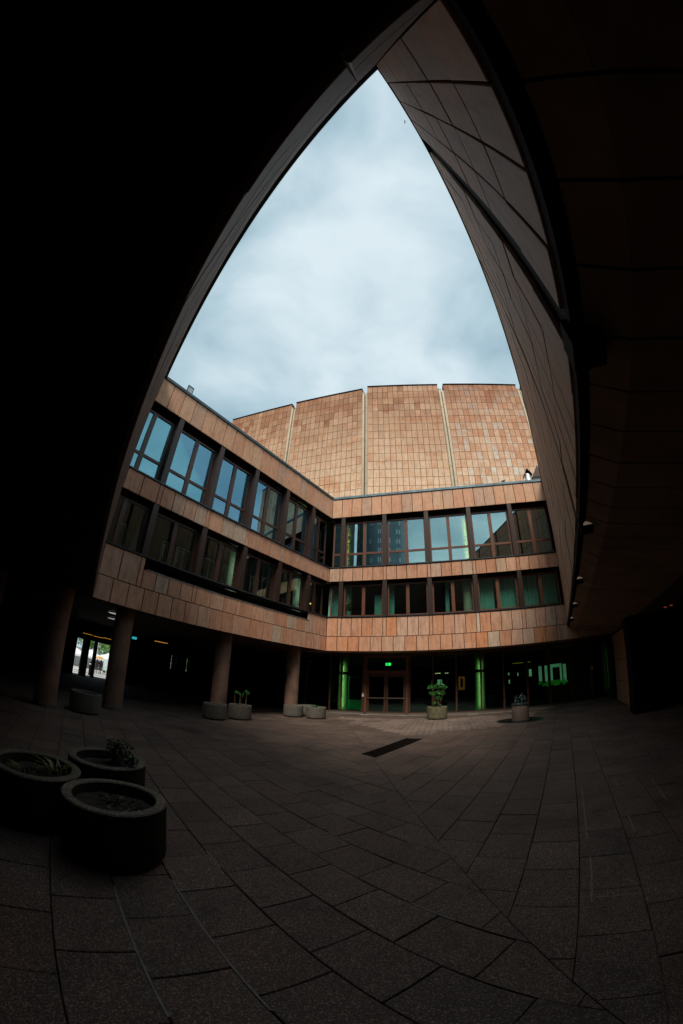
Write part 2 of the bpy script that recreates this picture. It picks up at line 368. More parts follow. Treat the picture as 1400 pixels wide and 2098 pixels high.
_cache = {}
def chamfer_panel(w_, h_, t_, mat, c=0.006, nm='stone_panel'):
    key = (round(w_, 3), round(h_, 3), round(t_, 3), mat.name, nm)
    if key in _cache: return _cache[key]
    # x across, z up, front faces -y
    v = [(-w_/2, 0, -h_/2), (w_/2, 0, -h_/2), (w_/2, 0, h_/2), (-w_/2, 0, h_/2),
         (-w_/2, -t_+c, -h_/2), (w_/2, -t_+c, -h_/2), (w_/2, -t_+c, h_/2), (-w_/2, -t_+c, h_/2),
         (-w_/2+c, -t_, -h_/2+c), (w_/2-c, -t_, -h_/2+c), (w_/2-c, -t_, h_/2-c), (-w_/2+c, -t_, h_/2-c)]
    f = [(0,1,2,3), (0,4,5,1), (1,5,6,2), (2,6,7,3), (3,7,4,0), (4,8,9,5), (5,9,10,6), (6,10,11,7), (7,11,8,4), (8,11,10,9)]
    me = bpy.data.meshes.new(nm); me.from_pydata(v, [], f); me.materials.append(mat); me.validate(); me.update()
    _cache[key] = me; return me
JT = 0.027
def panel(k, s0, s1, z0, z1, mat, off=0.045, t=0.045, name='stone_panel', jit=0.003, gap=JT):
    me = chamfer_panel(s1-s0-gap, z1-z0-gap, t, mat, nm=name)
    o = bpy.data.objects.new(name, me)
    o.location = ((s0+s1)/2, off + random.uniform(-jit, jit), (z0+z1)/2)
    o.rotation_euler = (random.uniform(-.002, .002), random.uniform(-.0015, .0015), random.uniform(-.003, .003))
    return link(o, WING[k])
def row(k, edges, z0, z1, mat, **kw):
    for e0, e1 in zip(edges[:-1], edges[1:]): panel(k, e0, e1, z0, z1, mat, **kw)
def reg(s0, s1, pitch):
    n = max(1, round((s1-s0)/pitch)); return [s0 + (s1-s0)*i/n for i in range(n+1)]

LEN = {k: wall_axes(k)[4] for k in 'ABCD'}
PIL = {'A': [1.41, 3.60, 5.73, 7.89, 10.0], 'B': [0.66, 2.95, 5.21, 7.48, 9.71]}
PW = 0.11
# band panel edges with the narrow strips under each post
def band_edges(k):
    e = [0.0]; L = LEN[k]
    for p in PIL[k]:
        lo, hi = p-0.085, p+0.085
        n = max(1, round((lo-e[-1])/0.57)); b = e[-1]
        e += [b + (lo-b)*i/n for i in range(1, n+1)]; e.append(hi)
    b = e[-1]; n = max(1, round((L-b)/0.57)); e += [b + (L-b)*i/n for i in range(1, n+1)]
    return e
for k in 'AB':
    L = LEN[k]; par = M_PAR
    row(k, reg(0, L, 0.572), PH, ROOF-0.13, M_PAR)
    row(k, band_edges(k), B2, S2-0.05, M_FA)
    if k == 'A':
        be = band_edges(k)
        for e0, e1 in zip(be[:-1], be[1:]):
            top = S1-0.05 if (e1 < 1.65 or e0 > 10.05) else 4.56
            panel(k, e0, e1, J, top, M_FA)
        row(k, reg(0, L, 0.56), BOT, J, M_FA)
        # long dark planting recess under the lower windows
        MB().box(1.62, 10.12, 0.10, 0.50, 4.50, 4.54).box(1.62, 10.12, 0.48, 0.52, 4.54, S1-0.03).box(1.60, 1.63, 0.05, 0.5, 4.5, S1-0.05).box(10.11, 10.14, 0.05, 0.5, 4.5, S1-0.05).build('ledge_recess', M_DARK, WING[k])
        MB().box(1.60, 10.14, -0.012, 0.10, 4.545, 4.585).build('ledge_edge', plain('bright_metal_edge', (0.35, 0.37, 0.38), 0.3, 0.8, 0.4, 12), WING[k])
    else:
        row(k, band_edges(k), J, S1-0.05, M_FB)
        row(k, reg(0, L+2.84, 0.567), BOT, J, M_FB)
    # backing behind the cladding, with the window bands left open
    bk_ = MB()
    zb = [(BOT+0.02, 4.48 if k == 'A' else S1-0.06), (B2+0.02, S2-0.06), (PH+0.02, ROOF-0.14)]
    xr = L + (2.8 if k == 'B' else 0)
    for i, (z0, z1) in enumerate(zb):
        bk_.box(0.001, xr if i == 0 else L-0.001, 0.05, 0.30, z0, z1)
    bk_.build('cladding_back', M_BACK, WING[k])
    # underside of each stone band above the windows
    MB().box(0.05, L-0.05, 0.301, 0.42, PH-0.02, PH+0.3).box(0.05, L-0.05, 0.301, 0.42, B2-0.02, B2+0.3).build('window_head', M_POST, WING[k])
    # coping and sills
    cm = M_COPE if k == 'A' else M_COPEB
    MB().box(0.0, L, -0.05, 0.30, ROOF-0.125, ROOF).build('coping', cm, WING[k])
    for z in (S2, S1):
        MB().box(0.02, L-0.02, -0.045, 0.33, z-0.045, z+0.005).build('window_sill', M_SILL, WING[k])
    # windows, bay by bay
    stops = [0.04] + PIL[k] + [L-0.04]
    for fl, (z0, z1, tr) in enumerate(((S1+0.03, 6.70, None), (S2+0.03, 10.30, 8.44))):
        gm = M_GL if fl == 0 else (M_GA if k == 'A' else M_GB)
        fm = M_FRAME if k == 'A' else M_FRAMEB
        for i, (p0, p1) in enumerate(zip(stops[:-1], stops[1:])):
            x0 = p0 + (PW if i else 0); x1 = p1 - (PW if i < len(stops)-2 else 0)
            wd = x1-x0
            fr = MB(); y0, y1 = 0.31, 0.40; fw = 0.075
            fr.box(x0, x0+fw, y0, y1, z0, z1); fr.box(x1-fw, x1, y0, y1, z0, z1)
            fr.box(x0+fw, x1-fw, y0, y1, z0, z0+0.08); fr.box(x0+fw, x1-fw, y0, y1, z1-0.09, z1)
            cols = [(x0+fw, x1-fw)]
            if wd > 1.2:
                mc_ = 0.385 if (k == 'A' and i == 0) else (x0+x1)/2; fr.box(mc_-0.085, mc_+0.085, y0-0.01, y1+0.01, z0+0.08, z1-0.09)
                cols = [(x0+fw, mc_-0.085), (mc_+0.085, x1-fw)]
            rows_ = [(z0+0.08, z1-0.09)]
            if tr:
                for c0, c1 in cols: fr.box(c0, c1, y0+0.005, y1, tr-0.055, tr+0.055)
                rows_ = [(z0+0.08, tr-0.055), (tr+0.055, z1-0.09)]
            wo_ = fr.build('window', fm, WING[k])
            for c0, c1 in cols:
                for r0, r1 in rows_:
                    t = random.uniform(-0.004, 0.004)
                    MB().box(c0-0.01, c1+0.01, 0.352, 0.358, r0-0.01, r1+0.01).build('pane', gm, wo_)
        for p in PIL[k]:
            MB().box(p-PW, p+PW, 0.02, 0.44, z0-0.02, (PH if fl else B2)-0.002).build('window_post', M_POST, WING[k])

# ---- wing C: tall wall of large slabs with movement joints
k = 'C'; L = LEN['C']
gaps = [16.91, 13.40, 10.0, 6.6, 3.2]
zr = [J, 4.885, 5.93, 6.98, 8.03, 9.08, 10.13, 11.06, ROOF-0.10]
edges = [0.0]
for g_ in sorted(gaps):
    hw = 0.19 if g_ > 16 else 0.10
    e_ = reg(edges[-1], g_-hw, 0.56); edges = edges[:-1] + e_ + [g_+hw]
edges = edges[:-1] + reg(edges[-1], L, 0.56)
for e0, e1 in zip(edges[:-1], edges[1:]):
    if abs((e1-e0)-0.20) < 0.01 or abs((e1-e0)-0.38) < 0.01: continue
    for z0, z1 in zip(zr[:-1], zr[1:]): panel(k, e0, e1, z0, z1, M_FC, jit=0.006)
MB().box(0.001, L+0.5, 0.07, 0.30, J+0.02, ROOF-0.1).build('cladding_back', M_BACK, WING[k])
MB().box(0, L+0.5, -0.03, 0.30, ROOF-0.095, ROOF-0.003).build('coping', M_COPE, WING[k])
MB().box(0.0, L, 0.02, 0.12, J-0.12, J-0.005).build('edge_trim', M_DARK, WING[k])
# ---- wing D
k = 'D'; L = LEN['D']
zr = [BOT, J, 4.98, 6.0, 7.05, 8.1, 9.15, 10.2, 11.1, ROOF-0.10]
for e0, e1 in zip(reg(0, L, 0.58)[:-1], reg(0, L, 0.58)[1:]):
    for z0, z1 in zip(zr[:-1], zr[1:]):
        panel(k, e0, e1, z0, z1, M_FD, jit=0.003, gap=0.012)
MB().box(-0.4, L-0.001, 0.052, 0.30, BOT+0.02, ROOF-0.101).build('cladding_back', M_BACK, WING[k])
MB().box(-0.3, L, -0.10, 0.30, ROOF-0.095, ROOF).build('coping', M_COPE, WING[k])
MB().box(0, L, -0.104, -0.092, ROOF-0.115, ROOF-0.10).build('coping_strip', plain('dull_gold_strip', (0.16, 0.15, 0.08), 0.4, 0.6), WING[k])

# ---- roofs, floors, outer walls, soffits (mitred, so that nothing overlaps)
for i, k in enumerate('ABCD'):
    flat(k, ring(k, 0.301, DEPTH), ROOF-0.22, ROOF-0.12, 'roof', M_DARK)
    if k in 'AB':
        flat(k, ring(k, 0.45, DEPTH), 10.45, 10.6, 'ceiling', M_INT)
        flat(k, ring(k, 0.45, DEPTH), 6.86, 7.45, 'floor_slab', M_INT)
        flat(k, ring(k, 0.301, DEPTH), BOT+0.3, BOT+0.75, 'floor_slab', M_INTF)
    o0 = {x: DEPTH[x] for x in DEPTH}; o1 = {x: DEPTH[x]+0.3 for x in DEPTH}
    if k != 'A': flat(k, ring(k, o0, o1), -0.05, ROOF, 'outer_wall', M_DARK)
    else: flat(k, ring(k, o0, o1), 3.0, ROOF, 'outer_wall', M_DARK)
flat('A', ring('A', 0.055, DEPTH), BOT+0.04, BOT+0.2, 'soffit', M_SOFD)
flat('B', ring('B', 0.055, DEPTH), BOT+0.035, BOT+0.2, 'soffit', M_SOF)
# sloping soffit of C and D made of boards
def soffit(k, s_lo, s_hi, zs):
    prof = [(0.125, zs[0]), (0.41, zs[1]), (2.25, zs[2]), (3.1, zs[3])]
    n = round((s_hi-s_lo)/0.552); pit = (s_hi-s_lo)/n
    me_cache = []
    for i, mat in ((0, M_SOF), (1, M_SOF), (2, M_SOFD)) if k == 'C' else ((0, M_DARK), (1, M_DARK), (2, M_DARK)):  # boards of D near-black, vignette painted in by material
        (y0, z0), (y1, z1) = prof[i], prof[i+1]
        b = MB(); g_ = 0.012; w2 = pit/2-g_
        b.v = [(-w2, y0, z0), (w2, y0, z0), (w2, y1-0.004, z1), (-w2, y1-0.004, z1), (-w2, y0, z0+0.03), (w2, y0, z0+0.03), (w2, y1-0.004, z1+0.03), (-w2, y1-0.004, z1+0.03)]
        b.f = [(0,3,2,1),(4,5,6,7),(0,1,5,4),(1,2,6,5),(2,3,7,6),(3,0,4,7)]; b.m = [0]*6
        me_cache.append(b.mesh('soffit_board', mat))
    for j in range(n):
        s = s_lo + pit*(j+0.5)
        for me in me_cache:
            o = bpy.data.objects.new('soffit_board', me); o.location = (s, 0, random.uniform(-.003, .003)); link(o, WING[k])
    b = MB()
    for (y0, z0), (y1, z1) in zip(prof[:-1], prof[1:]):
        b.quad([(s_lo, y0, z0+0.036), (s_hi, y0, z0+0.036), (s_hi, y1, z1+0.036), (s_lo, y1, z1+0.036)])
    b.quad([(s_lo, 3.1, zs[3]+0.03), (s_hi, 3.1, zs[3]+0.03), (s_hi, DEPTH[k], zs[3]+0.03), (s_lo, DEPTH[k], zs[3]+0.03)])
    b.build('soffit_back', M_DARK, WING[k])
soffit('C', -1.2, LEN['C']+0.02, (J-0.12, 3.66, BOT, BOT-0.05))
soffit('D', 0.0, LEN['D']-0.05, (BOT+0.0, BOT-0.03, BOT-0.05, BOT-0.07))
flat('C', ring('C', 0.302, DEPTH), 4.2, 4.3, 'floor_slab', M_DARK)
flat('D', ring('D', 0.302, DEPTH), 3.5, 3.6, 'floor_slab', M_DARK)
# stone wall under wing C and the block at its near end
wl_ = MB(); 
MB().box(-1.3, 4.55, 2.26, 2.5, 0.0, BOT+0.1).build('base_wall', M_BACK, WING['C'])
for e0, e1 in zip(reg(-0.75, 4.55, 0.66)[:-1], reg(-0.75, 4.55, 0.66)[1:]):
    for z0, z1 in ((0.0, 0.95), (0.95, 1.9), (1.9, 3.1)):
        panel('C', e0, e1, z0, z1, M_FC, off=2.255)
MB().box(4.56, 5.5, 1.9, 2.6, 0.0, 3.2).build('corner_block', M_DARK, WING['C'])

# ------------------------------------------------------------------ columns
def column(x, y, h, label, group='columns round the courtyard', mat=M_COLM, r=0.315):
    t = thing('column', label, 'column', (x, y, 0), 0, group)
    b = MB(); n = 48; prof = [(r, 0.12), (r, h)]
    for z in (0.10, h):
        pass
    bb = MB(); bb.lathe([(r+0.015, 0), (r+0.015, 0.1), (r, 0.105)], 40).build('base_ring', M_CONC, t, True)
    v = []; f = []
    for j, z in enumerate((0.1, h)):
        for i in range(96):
            a = 2*math.pi*i/96; rr = r - (0.008 if i % 2 else 0); b.v.append((rr*math.cos(a), rr*math.sin(a), z))
    for i in range(96):
        j = (i+1) % 96; b.f.append((i, j, 96+j, 96+i)); b.m.append(0)
    b.build('shaft', mat, t, True)
    return t
names = ['slim stone column left of the far street opening, planter at its foot', 'middle stone column under the left wing, behind two round planters', 'stone column nearest the lobby, behind three round planters']
for s, nm in zip((1.47, 5.77, 10.05), names):
    p = P('A', s, 0.7); column(p.x, p.y, BOT+0.05, nm)
column(-7.25, 8.15, BOT-0.03, 'dim column left of the first planter under the near wing')
column(-9.2, 7.3, BOT-0.03, 'barely lit column at the far left edge of the picture')
for s, nm in zip((0.37, 7.63, 14.73), ('pale green column in the lobby left of the door', 'pale column in the lobby right of the leafy planter', 'faint green column at the right end of the lobby')):
    p = P('B', s, 2.3)
    t = thing('column', nm, 'column', (p.x, p.y, 0), 0, 'lobby columns')
    MB().lathe([(0.29, 0), (0.29, BOT+0.03)], 40).build('shaft', M_COLI, t, True)
# interior columns in the upper floors (parts of their wings)
for s in (0.80, 7.10):
    for z0, z1 in ((BOT+0.75, 6.86), (7.45, 10.45)):
        x, y = s, 0.9
        MB().lathe([(0.24, z0), (0.24, z1)], 32, x, y).build('interior_column', M_COLI, WING['B'], True)
for s in (1.6, 6.23, 10.68):
    for z0, z1 in ((BOT+0.75, 6.86), (7.45, 10.45)):
        MB().lathe([(0.27, z0), (0.27, z1)], 32, s, 1.3).build('interior_column', M_COLI, WING['A'], True)

# ------------------------------------------------------------------ lobby glazing of wing B
GO = 1.7
lob = MB(); W = WING['B']; top = BOT+0.03
MB().box(-1.6, 14.6, GO-0.06, GO+0.2, 0.0, 0.10).build('plinth', M_CONC, W)
fr = MB()
fr.box(-1.6, 14.6, GO-0.04, GO+0.06, top-0.16, top)
fr.box(-1.6, 1.60, GO-0.03, GO+0.05, 0.10, 0.16); fr.box(3.98, 14.6, GO-0.03, GO+0.05, 0.10, 0.16)
MULL = [-1.57, -0.2, 0.41, 1.60, 4.02, 5.2, 6.4, 7.65, 8.8, 10.02, 11.2, 12.4, 13.5, 14.57]
for x in MULL: fr.box(x-0.045, x+0.045, GO-0.05, GO+0.07, 0.16, top-0.16)
fr.build('lobby_frame', M_FRAME, W)
for x0, x1 in zip(MULL[:-1], MULL[1:]):
    if abs(x0-1.60) < .01: continue
    MB().box(x0+0.04, x1-0.04, GO, GO+0.008, 0.16, top-0.16).build('lobby_pane', M_GG, W)
# horizontal bracing rail seen across both lobby columns
for xx in (0.41, 7.65):
    MB().box(xx-0.35, xx+0.5, GO+0.08, GO+0.12, 2.1, 2.23).build('glazing_bracket', M_DARK, W)
# door
d = MB(); y0, y1 = GO-0.06, GO+0.06
d.box(1.66, 1.80, y0, y1, 0.0, top-0.16); d.box(3.82, 3.96, y0, y1, 0.0, top-0.16)
d.box(1.80, 3.82, y0-0.02, y1, 2.14, 2.33); d.box(1.80, 3.82, y0+0.02, y1-0.02, top-0.24, top-0.16)
door = d.build('door_frame', M_FRAMEB, W)
MB().box(1.80, 3.82, GO, GO+0.008, 2.33, top-0.24).build('pane', M_GG, door)
for (a_, b_) in ((1.82, 2.80), (2.82, 3.80)):
    lf = MB(); lf.box(a_, a_+0.10, y0+0.02, y1-0.02, 0.02, 2.12); lf.box(b_-0.10, b_, y0+0.02, y1-0.02, 0.02, 2.12)
    lf.box(a_+0.10, b_-0.10, y0+0.02, y1-0.02, 2.0, 2.12); lf.box(a_+0.10, b_-0.10, y0+0.02, y1-0.02, 0.02, 0.17)
    dl = lf.build('door_leaf', M_FRAME, W)
    MB().box(a_+0.095, b_-0.095, GO, GO+0.008, 0.17, 2.0).build('pane', M_GG, dl)
    MB().box(a_+0.03, b_-0.03, y0-0.06, y0-0.01, 0.86, 0.91).build('push_bar', plain('brushed_metal_bar', (0.42, 0.30, 0.26), 0.3, 0.9), dl)
t = thing('intercom', 'small white intercom box on the frame beside the lobby door', 'intercom', P('B', 1.62, GO-0.09, 1.02), ang('B'))
MB().box(-0.045, 0.045, -0.02, 0.02, -0.08, 0.08).build('housing', M_WHITE, t); MB().box(-0.02, 0.02, -0.027, -0.019, 0.0, 0.05).build('speaker_grille', M_DARK, t)
# exit sign (running figure pictogram and arrow)
t = thing('exit_sign', 'lit green emergency exit sign above the lobby door', 'exit sign', P('B', 2.86, GO+0.25, 2.68), ang('B'))
MB().box(-0.15, 0.15, 0.0, 0.03, -0.08, 0.08).build('sign_box', emis('exit_green', (0.0, 0.55, 0.14), 0.9), t)
pg = MB()
def flatpoly(b, pts, y): b.quad([(x, y, z) for x, z in pts])
pg.box(-0.115, -0.045, -0.006, -0.001, -0.055, -0.045)
for pts in ([(-0.09,0.03),(-0.07,0.03),(-0.07,0.055),(-0.09,0.055)], [(-0.105,-0.01),(-0.075,-0.015),(-0.065,0.025),(-0.095,0.028)], [(-0.105,-0.01),(-0.12,-0.04),(-0.108,-0.044),(-0.09,-0.014)], [(-0.09,-0.012),(-0.06,-0.025),(-0.055,-0.05),(-0.068,-0.05),(-0.072,-0.032),(-0.098,-0.02)], [(-0.065,0.022),(-0.045,0.005),(-0.05,-0.003),(-0.07,0.01)]):
    flatpoly(pg, pts, -0.003)
flatpoly(pg, [(0.02,-0.055),(0.13,-0.055),(0.13,0.055),(0.02,0.055)], -0.003)
tag(pg.build('pictogram', emis('exit_white', (0.25, 1.0, 0.45), 1.3), t), kind='stuff')
flatpoly_ = MB(); flatpoly(flatpoly_, [(0.066,0.04),(0.084,0.04),(0.084,-0.005),(0.104,-0.005),(0.075,-0.042),(0.046,-0.005),(0.066,-0.005)], -0.005)
flatpoly_.build('arrow', emis('exit_arrow_green', (0.0, 0.35, 0.10), 1.0), t)
# notice board
t = thing('notice_board', 'teal framed standing board with dark poster behind the lobby glass', 'notice board', P('B', 1.08, 2.15, 0), ang('B'))
MB().box(-0.38, -0.34, -0.02, 0.02, 0.20, 2.0).box(0.34, 0.38, -0.02, 0.02, 0.20, 2.0).box(-0.34, 0.34, -0.02, 0.02, 1.95, 2.0).box(-0.34, 0.34, -0.02, 0.02, 0.20, 0.72).build('board_frame', plain('teal_board', (0.30, 0.62, 0.66), 0.5), t)
MB().box(-0.34, 0.34, -0.01, 0.01, 0.72, 1.95).build('poster', plain('dark_poster', (0.012, 0.014, 0.014), 0.4), t)
for x in (-0.25, 0.21): MB().box(x, x+0.04, -0.02, 0.02, 0.0, 0.20).build('leg', M_DARK, t)
# far lobby windows glowing in place of daylight beyond, part of the rear wing
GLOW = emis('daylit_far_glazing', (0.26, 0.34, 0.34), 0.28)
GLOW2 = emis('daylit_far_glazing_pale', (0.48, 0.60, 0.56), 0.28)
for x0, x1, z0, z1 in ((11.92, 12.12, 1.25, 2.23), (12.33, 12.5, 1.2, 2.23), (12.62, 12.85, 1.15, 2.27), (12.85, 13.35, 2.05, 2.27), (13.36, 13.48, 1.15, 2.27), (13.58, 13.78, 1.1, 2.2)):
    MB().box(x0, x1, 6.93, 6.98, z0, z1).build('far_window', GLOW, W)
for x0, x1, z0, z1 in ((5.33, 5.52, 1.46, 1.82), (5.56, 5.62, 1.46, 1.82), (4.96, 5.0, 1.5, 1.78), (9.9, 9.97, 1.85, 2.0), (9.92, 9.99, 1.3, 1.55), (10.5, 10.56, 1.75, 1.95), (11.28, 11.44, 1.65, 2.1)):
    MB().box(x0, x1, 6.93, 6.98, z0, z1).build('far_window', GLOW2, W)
bs = MB(); random.seed(3)
hg = MB()
for i in range(60):
    x = random.uniform(11.9, 13.8); z = random.uniform(0.92, 1.2); hg.box(x-0.07, x+0.07, 6.85, 6.9, z-0.05, z+0.05)
tag(hg.build('far_hedge', emis('hedge_sun_glow', (0.03, 0.20, 0.03), 0.18), W), kind='stuff')  # hedge emits, its sunlight is put into the colour
t = thing('lit_panel', 'orange lit panel deep in the lobby right of the leafy planter', 'lit panel', P('B', 6.8, 5.0, 1.15), ang('B'))
MB().box(-0.19, 0.19, 0, 0.04, 0, 0.8).build('panel_face', emis('orange_glow', (0.9, 0.16, 0.06), 0.12), t)
MB().box(-0.07, 0.07, -0.02, -0.001, 0.15, 0.68).build('panel_figure', plain('dark_panel_print', (0.05, 0.02, 0.01)), t)
t = thing('wall_lamp', 'small orange lamp at the right end of the lobby', 'wall lamp', P('B', 14.1, 3.2, 1.45), ang('B'))
MB().lathe([(0.001, 0.5), (0.05, 0.45), (0.06, 0.2), (0.03, 0.0), (0.001, 0.0)], 16).build('lamp_shade', emis('orange_lamp', (1.0, 0.25, 0.03), 0.5), t, True)
MB().box(-0.02, 0.02, 0.06, 0.1, 0.1, 0.4).build('bracket', M_DARK, t)
for i, x in enumerate((5.07, 5.27, 5.4, 5.51, 5.85, 5.98)):
    t = thing('ceiling_spot', ['leftmost', 'second from the left', 'third from the left', 'fourth from the left', 'fifth, after the gap,', 'rightmost'][i] + ' tiny warm spot lamp of the row above the leafy planter', 'spot lamp', P('B', x, 5.0, 2.19), ang('B'), 'row of warm lobby spots')
    MB().lathe([(0.001, -0.015), (0.022, 0), (0.022, 0.03), (0.001, 0.03)], 12).build('bulb', emis('warm_bulb', (1.0, 0.55, 0.35), 2.0), t, True)
    MB().box(-0.006, 0.006, -0.006, 0.006, 0.035, 1.0).build('rod', M_DARK, t)
for nm, x0, x1, z in (('longer yellow strip lamp on the lobby ceiling at the right', 9.88, 10.52, 2.5), ('shorter yellow strip lamp on the lobby ceiling at the right', 10.66, 10.98, 2.5)):
    t = thing('strip_lamp', nm, 'strip lamp', P('B', (x0+x1)/2, 5.0, z), ang('B'), 'lobby strip lamps')
    MB().box(-(x1-x0)/2, (x1-x0)/2, -0.04, 0.04, 0, 0.03).build('tube', emis('amber_tube', (0.8, 0.40, 0.05), 0.18), t)
    MB().box(-(x1-x0)/2, (x1-x0)/2, -0.06, 0.06, 0.035, 0.09).build('housing', M_DARK, t)
# added fill lights hidden behind mullions and posts, brightening the pale columns
def strip(k, s0, off, z0, z1, s1, off1, energy, label, col):
    p = P(k, s0, off, (z0+z1)/2); q = P(k, s1, off1, (z0+z1)/2); d_ = (q-p).normalized(); rz = math.atan2(d_.y, d_.x)
    t = thing('fill_light', label, 'strip lamp', p, rz, 'added fill lights at the pale columns')
    MB().box(-0.025, 0.0, -0.03, 0.03, -(z1-z0)/2, (z1-z0)/2).build('housing', M_DARK, t)
    l = bpy.data.lights.new('fill_area', 'AREA'); l.shape = 'RECTANGLE'; l.size = 0.03; l.size_y = z1-z0; l.energy = energy; l.color = col; l.spread = R(120)
    o = link(bpy.data.objects.new('fill_area', l), t); o.location = (0.006, 0, 0)
    o.rotation_euler = Matrix(((0, 0, -1), (1, 0, 0), (0, -1, 0))).transposed().to_euler() if False else (R(90), 0, R(-90))
strip('B', 0.42, GO+0.09, 0.3, 2.6, 0.37, 2.3, 1.1, 'added hidden fill light at the lobby column left of the door', (1.0, 1.0, 0.62))
strip('B', 7.65, GO+0.09, 0.3, 2.6, 7.63, 2.3, 0.9, 'added hidden fill light at the lobby column right of the shrub', (1.0, 1.0, 0.62))
strip('B', 14.45, GO+0.16, 0.6, 2.6, 14.73, 2.3, 0.02, 'added hidden fill light at the last lobby column', (1.0, 1.0, 0.62))
strip('B', 0.68, 0.50, 7.8, 10.1, 0.84, 0.9, 1.3, 'added hidden fill light behind the first post of the upper rear windows', (1.0, 0.9, 0.30))
strip('B', 7.42, 0.50, 7.8, 10.1, 7.10, 0.9, 2.6, 'added hidden fill light behind the fourth post of the upper rear windows', (1.0, 0.9, 0.30))
strip('A', 10.06, 0.50, 7.8, 10.1, 10.68, 1.3, 5.0, 'added hidden fill light behind the last upper post of the left wing', (0.55, 1.0, 0.25))
strip('A', 10.06, 0.50, 5.45, 6.5, 10.68, 1.3, 0.9, 'short added fill light behind the last lower post of the left wing', (0.8, 1.0, 0.8))
strip('A', 5.80, 0.50, 5.45, 6.5, 6.23, 1.3, 0.9, 'short added fill light behind the third lower post of the left wing', (0.8, 1.0, 0.8))

# ------------------------------------------------------------------ curtains and things behind the windows
def curtain(s0, s1, z0, z1, label, k='B', off=0.75, seed=0):
    random.seed(seed); b = MB(); n = max(8, int((s1-s0)/0.022)); p = []
    for i in range(n+1):
        x = (s1-s0)*i/n - (s1-s0)/2; y = 0.035*math.sin(i*1.15+seed) + 0.015*math.sin(i*0.37)
        p.append((x, y))
    b.v = [(x, y, 0) for x, y in p] + [(x, y*0.6, z1-z0) for x, y in p] + [(x, y+0.006, 0) for x, y in p] + [(x, y*0.6+0.006, z1-z0) for x, y in p]
    m_ = n+1
    b.f = [(i, i+1, m_+i+1, m_+i) for i in range(n)] + [(2*m_+i, 3*m_+i, 3*m_+i+1, 2*m_+i+1) for i in range(n)]; b.m = [0]*len(b.f)
    o = b.build('curtain', M_TEAL, None, True); q = P(k, (s0+s1)/2, off, z0); o.location = q; o.rotation_euler = (0, 0, ang(k))
    tag(o, label, 'curtain', 'teal curtains in the lower windows of the rear wing')
ZC0, ZC1 = 5.05, 6.72
for i, (a_, b_, lb) in enumerate(((-0.2, 0.48, 'teal curtain in the leftmost lower window, at the inner corner'), (2.3, 2.8, 'short teal curtain beside the second post of the lower windows'),
        (3.05, 3.35, 'narrow teal strip of curtain just right of the second post'), (5.95, 6.15, 'narrow teal curtain edge in the fourth lower window bay'), (7.0, 7.3, 'teal curtain edge left of the fourth post'),
        (7.55, 8.45, 'drawn teal curtain just right of the fourth post'), (8.65, 9.6, 'drawn teal curtain left of the fifth post'), (9.85, 10.75, 'teal curtain parted in the middle, right of the fifth post'), (10.85, 11.75, 'teal curtain in the last lower window by the right wing'))):
    curtain(a_, b_, ZC0, ZC1 - (0.5 if 1 <= i <= 1 else 0), lb, seed=i)
def leaf_cluster(n, cx, cy, cz, rx, ry, rz, size, seed=0, up=0.3):
    random.seed(seed); b = MB()
    for i in range(n):
        while True:
            x, y, z = (random.uniform(-1, 1) for _ in range(3))
            if x*x+y*y+z*z <= 1: break
        c = Vector((cx+x*rx, cy+y*ry, cz+z*rz)); s = size*random.uniform(0.6, 1.3)
        nrm = Vector((random.uniform(-1, 1), random.uniform(-1, 1), random.uniform(-0.2, 1)+up)).normalized()
        a = nrm.orthogonal().normalized(); a.rotate(Matrix.Rotation(random.uniform(0, 6.28), 3, nrm)); c2 = nrm.cross(a)
        b.quad([c - a*s, c + c2*s*0.42 + nrm*s*0.12, c + a*s, c - c2*s*0.42 + nrm*s*0.12])
    return b
t = thing('potted_plant', 'houseplant in a white pot behind the second lower window of the rear wing', 'houseplant', P('B', 0.95, 0.7, 5.06), ang('B'))
MB().lathe([(0.001, 0), (0.11, 0), (0.15, 0.28), (0.13, 0.28), (0.12, 0.24), (0.001, 0.24)], 20).build('pot', plain('teal_white_pot', (0.35, 0.6, 0.55), 0.4), t, True)
leaf_cluster(60, 0, 0, 0.62, 0.18, 0.18, 0.32, 0.09, 5).build('foliage', M_LEAFD, t)
MB().tube((0, 0, 0.24), (0.02, 0, 0.6), 0.012).build('stem', M_STEM, t)
t = thing('pendant_lamp', 'round coral pendant lamp behind an upper window of the left wing', 'pendant lamp', P('A', 9.35, 1.6, 9.75), ang('A'))
MB().lathe([(0.02, 0.14), (0.16, 0.10), (0.25, 0.0), (0.22, -0.10), (0.10, -0.15), (0.001, -0.16)], 24).build('lamp_shade', emis('coral_shade', (1.0, 0.42, 0.30), 0.9), t, True)
MB().tube((0, 0, 0.14), (0, 0, 0.68), 0.008).build('cord', M_DARK, t)
t = thing('wall_lamp', 'small yellow lamp in the lower corner window of the left wing', 'wall lamp', P('A', 11.2, 0.75, 5.62), ang('A'))
MB().box(-0.10, 0.10, -0.03, 0.03, -0.025, 0.025).build('lamp_glass', emis('yellow_lamp', (1.0, 0.65, 0.25), 1.6), t)
MB().box(-0.02, 0.02, 0.03, 0.06, -0.04, 0.3).build('bracket', M_DARK, t)
fr_lab = ['single tube', 'angled double tube', 'hooked double tube', 'triple upright', 'two upright', 'low pair', 'crossed top', 'four thin uprights']
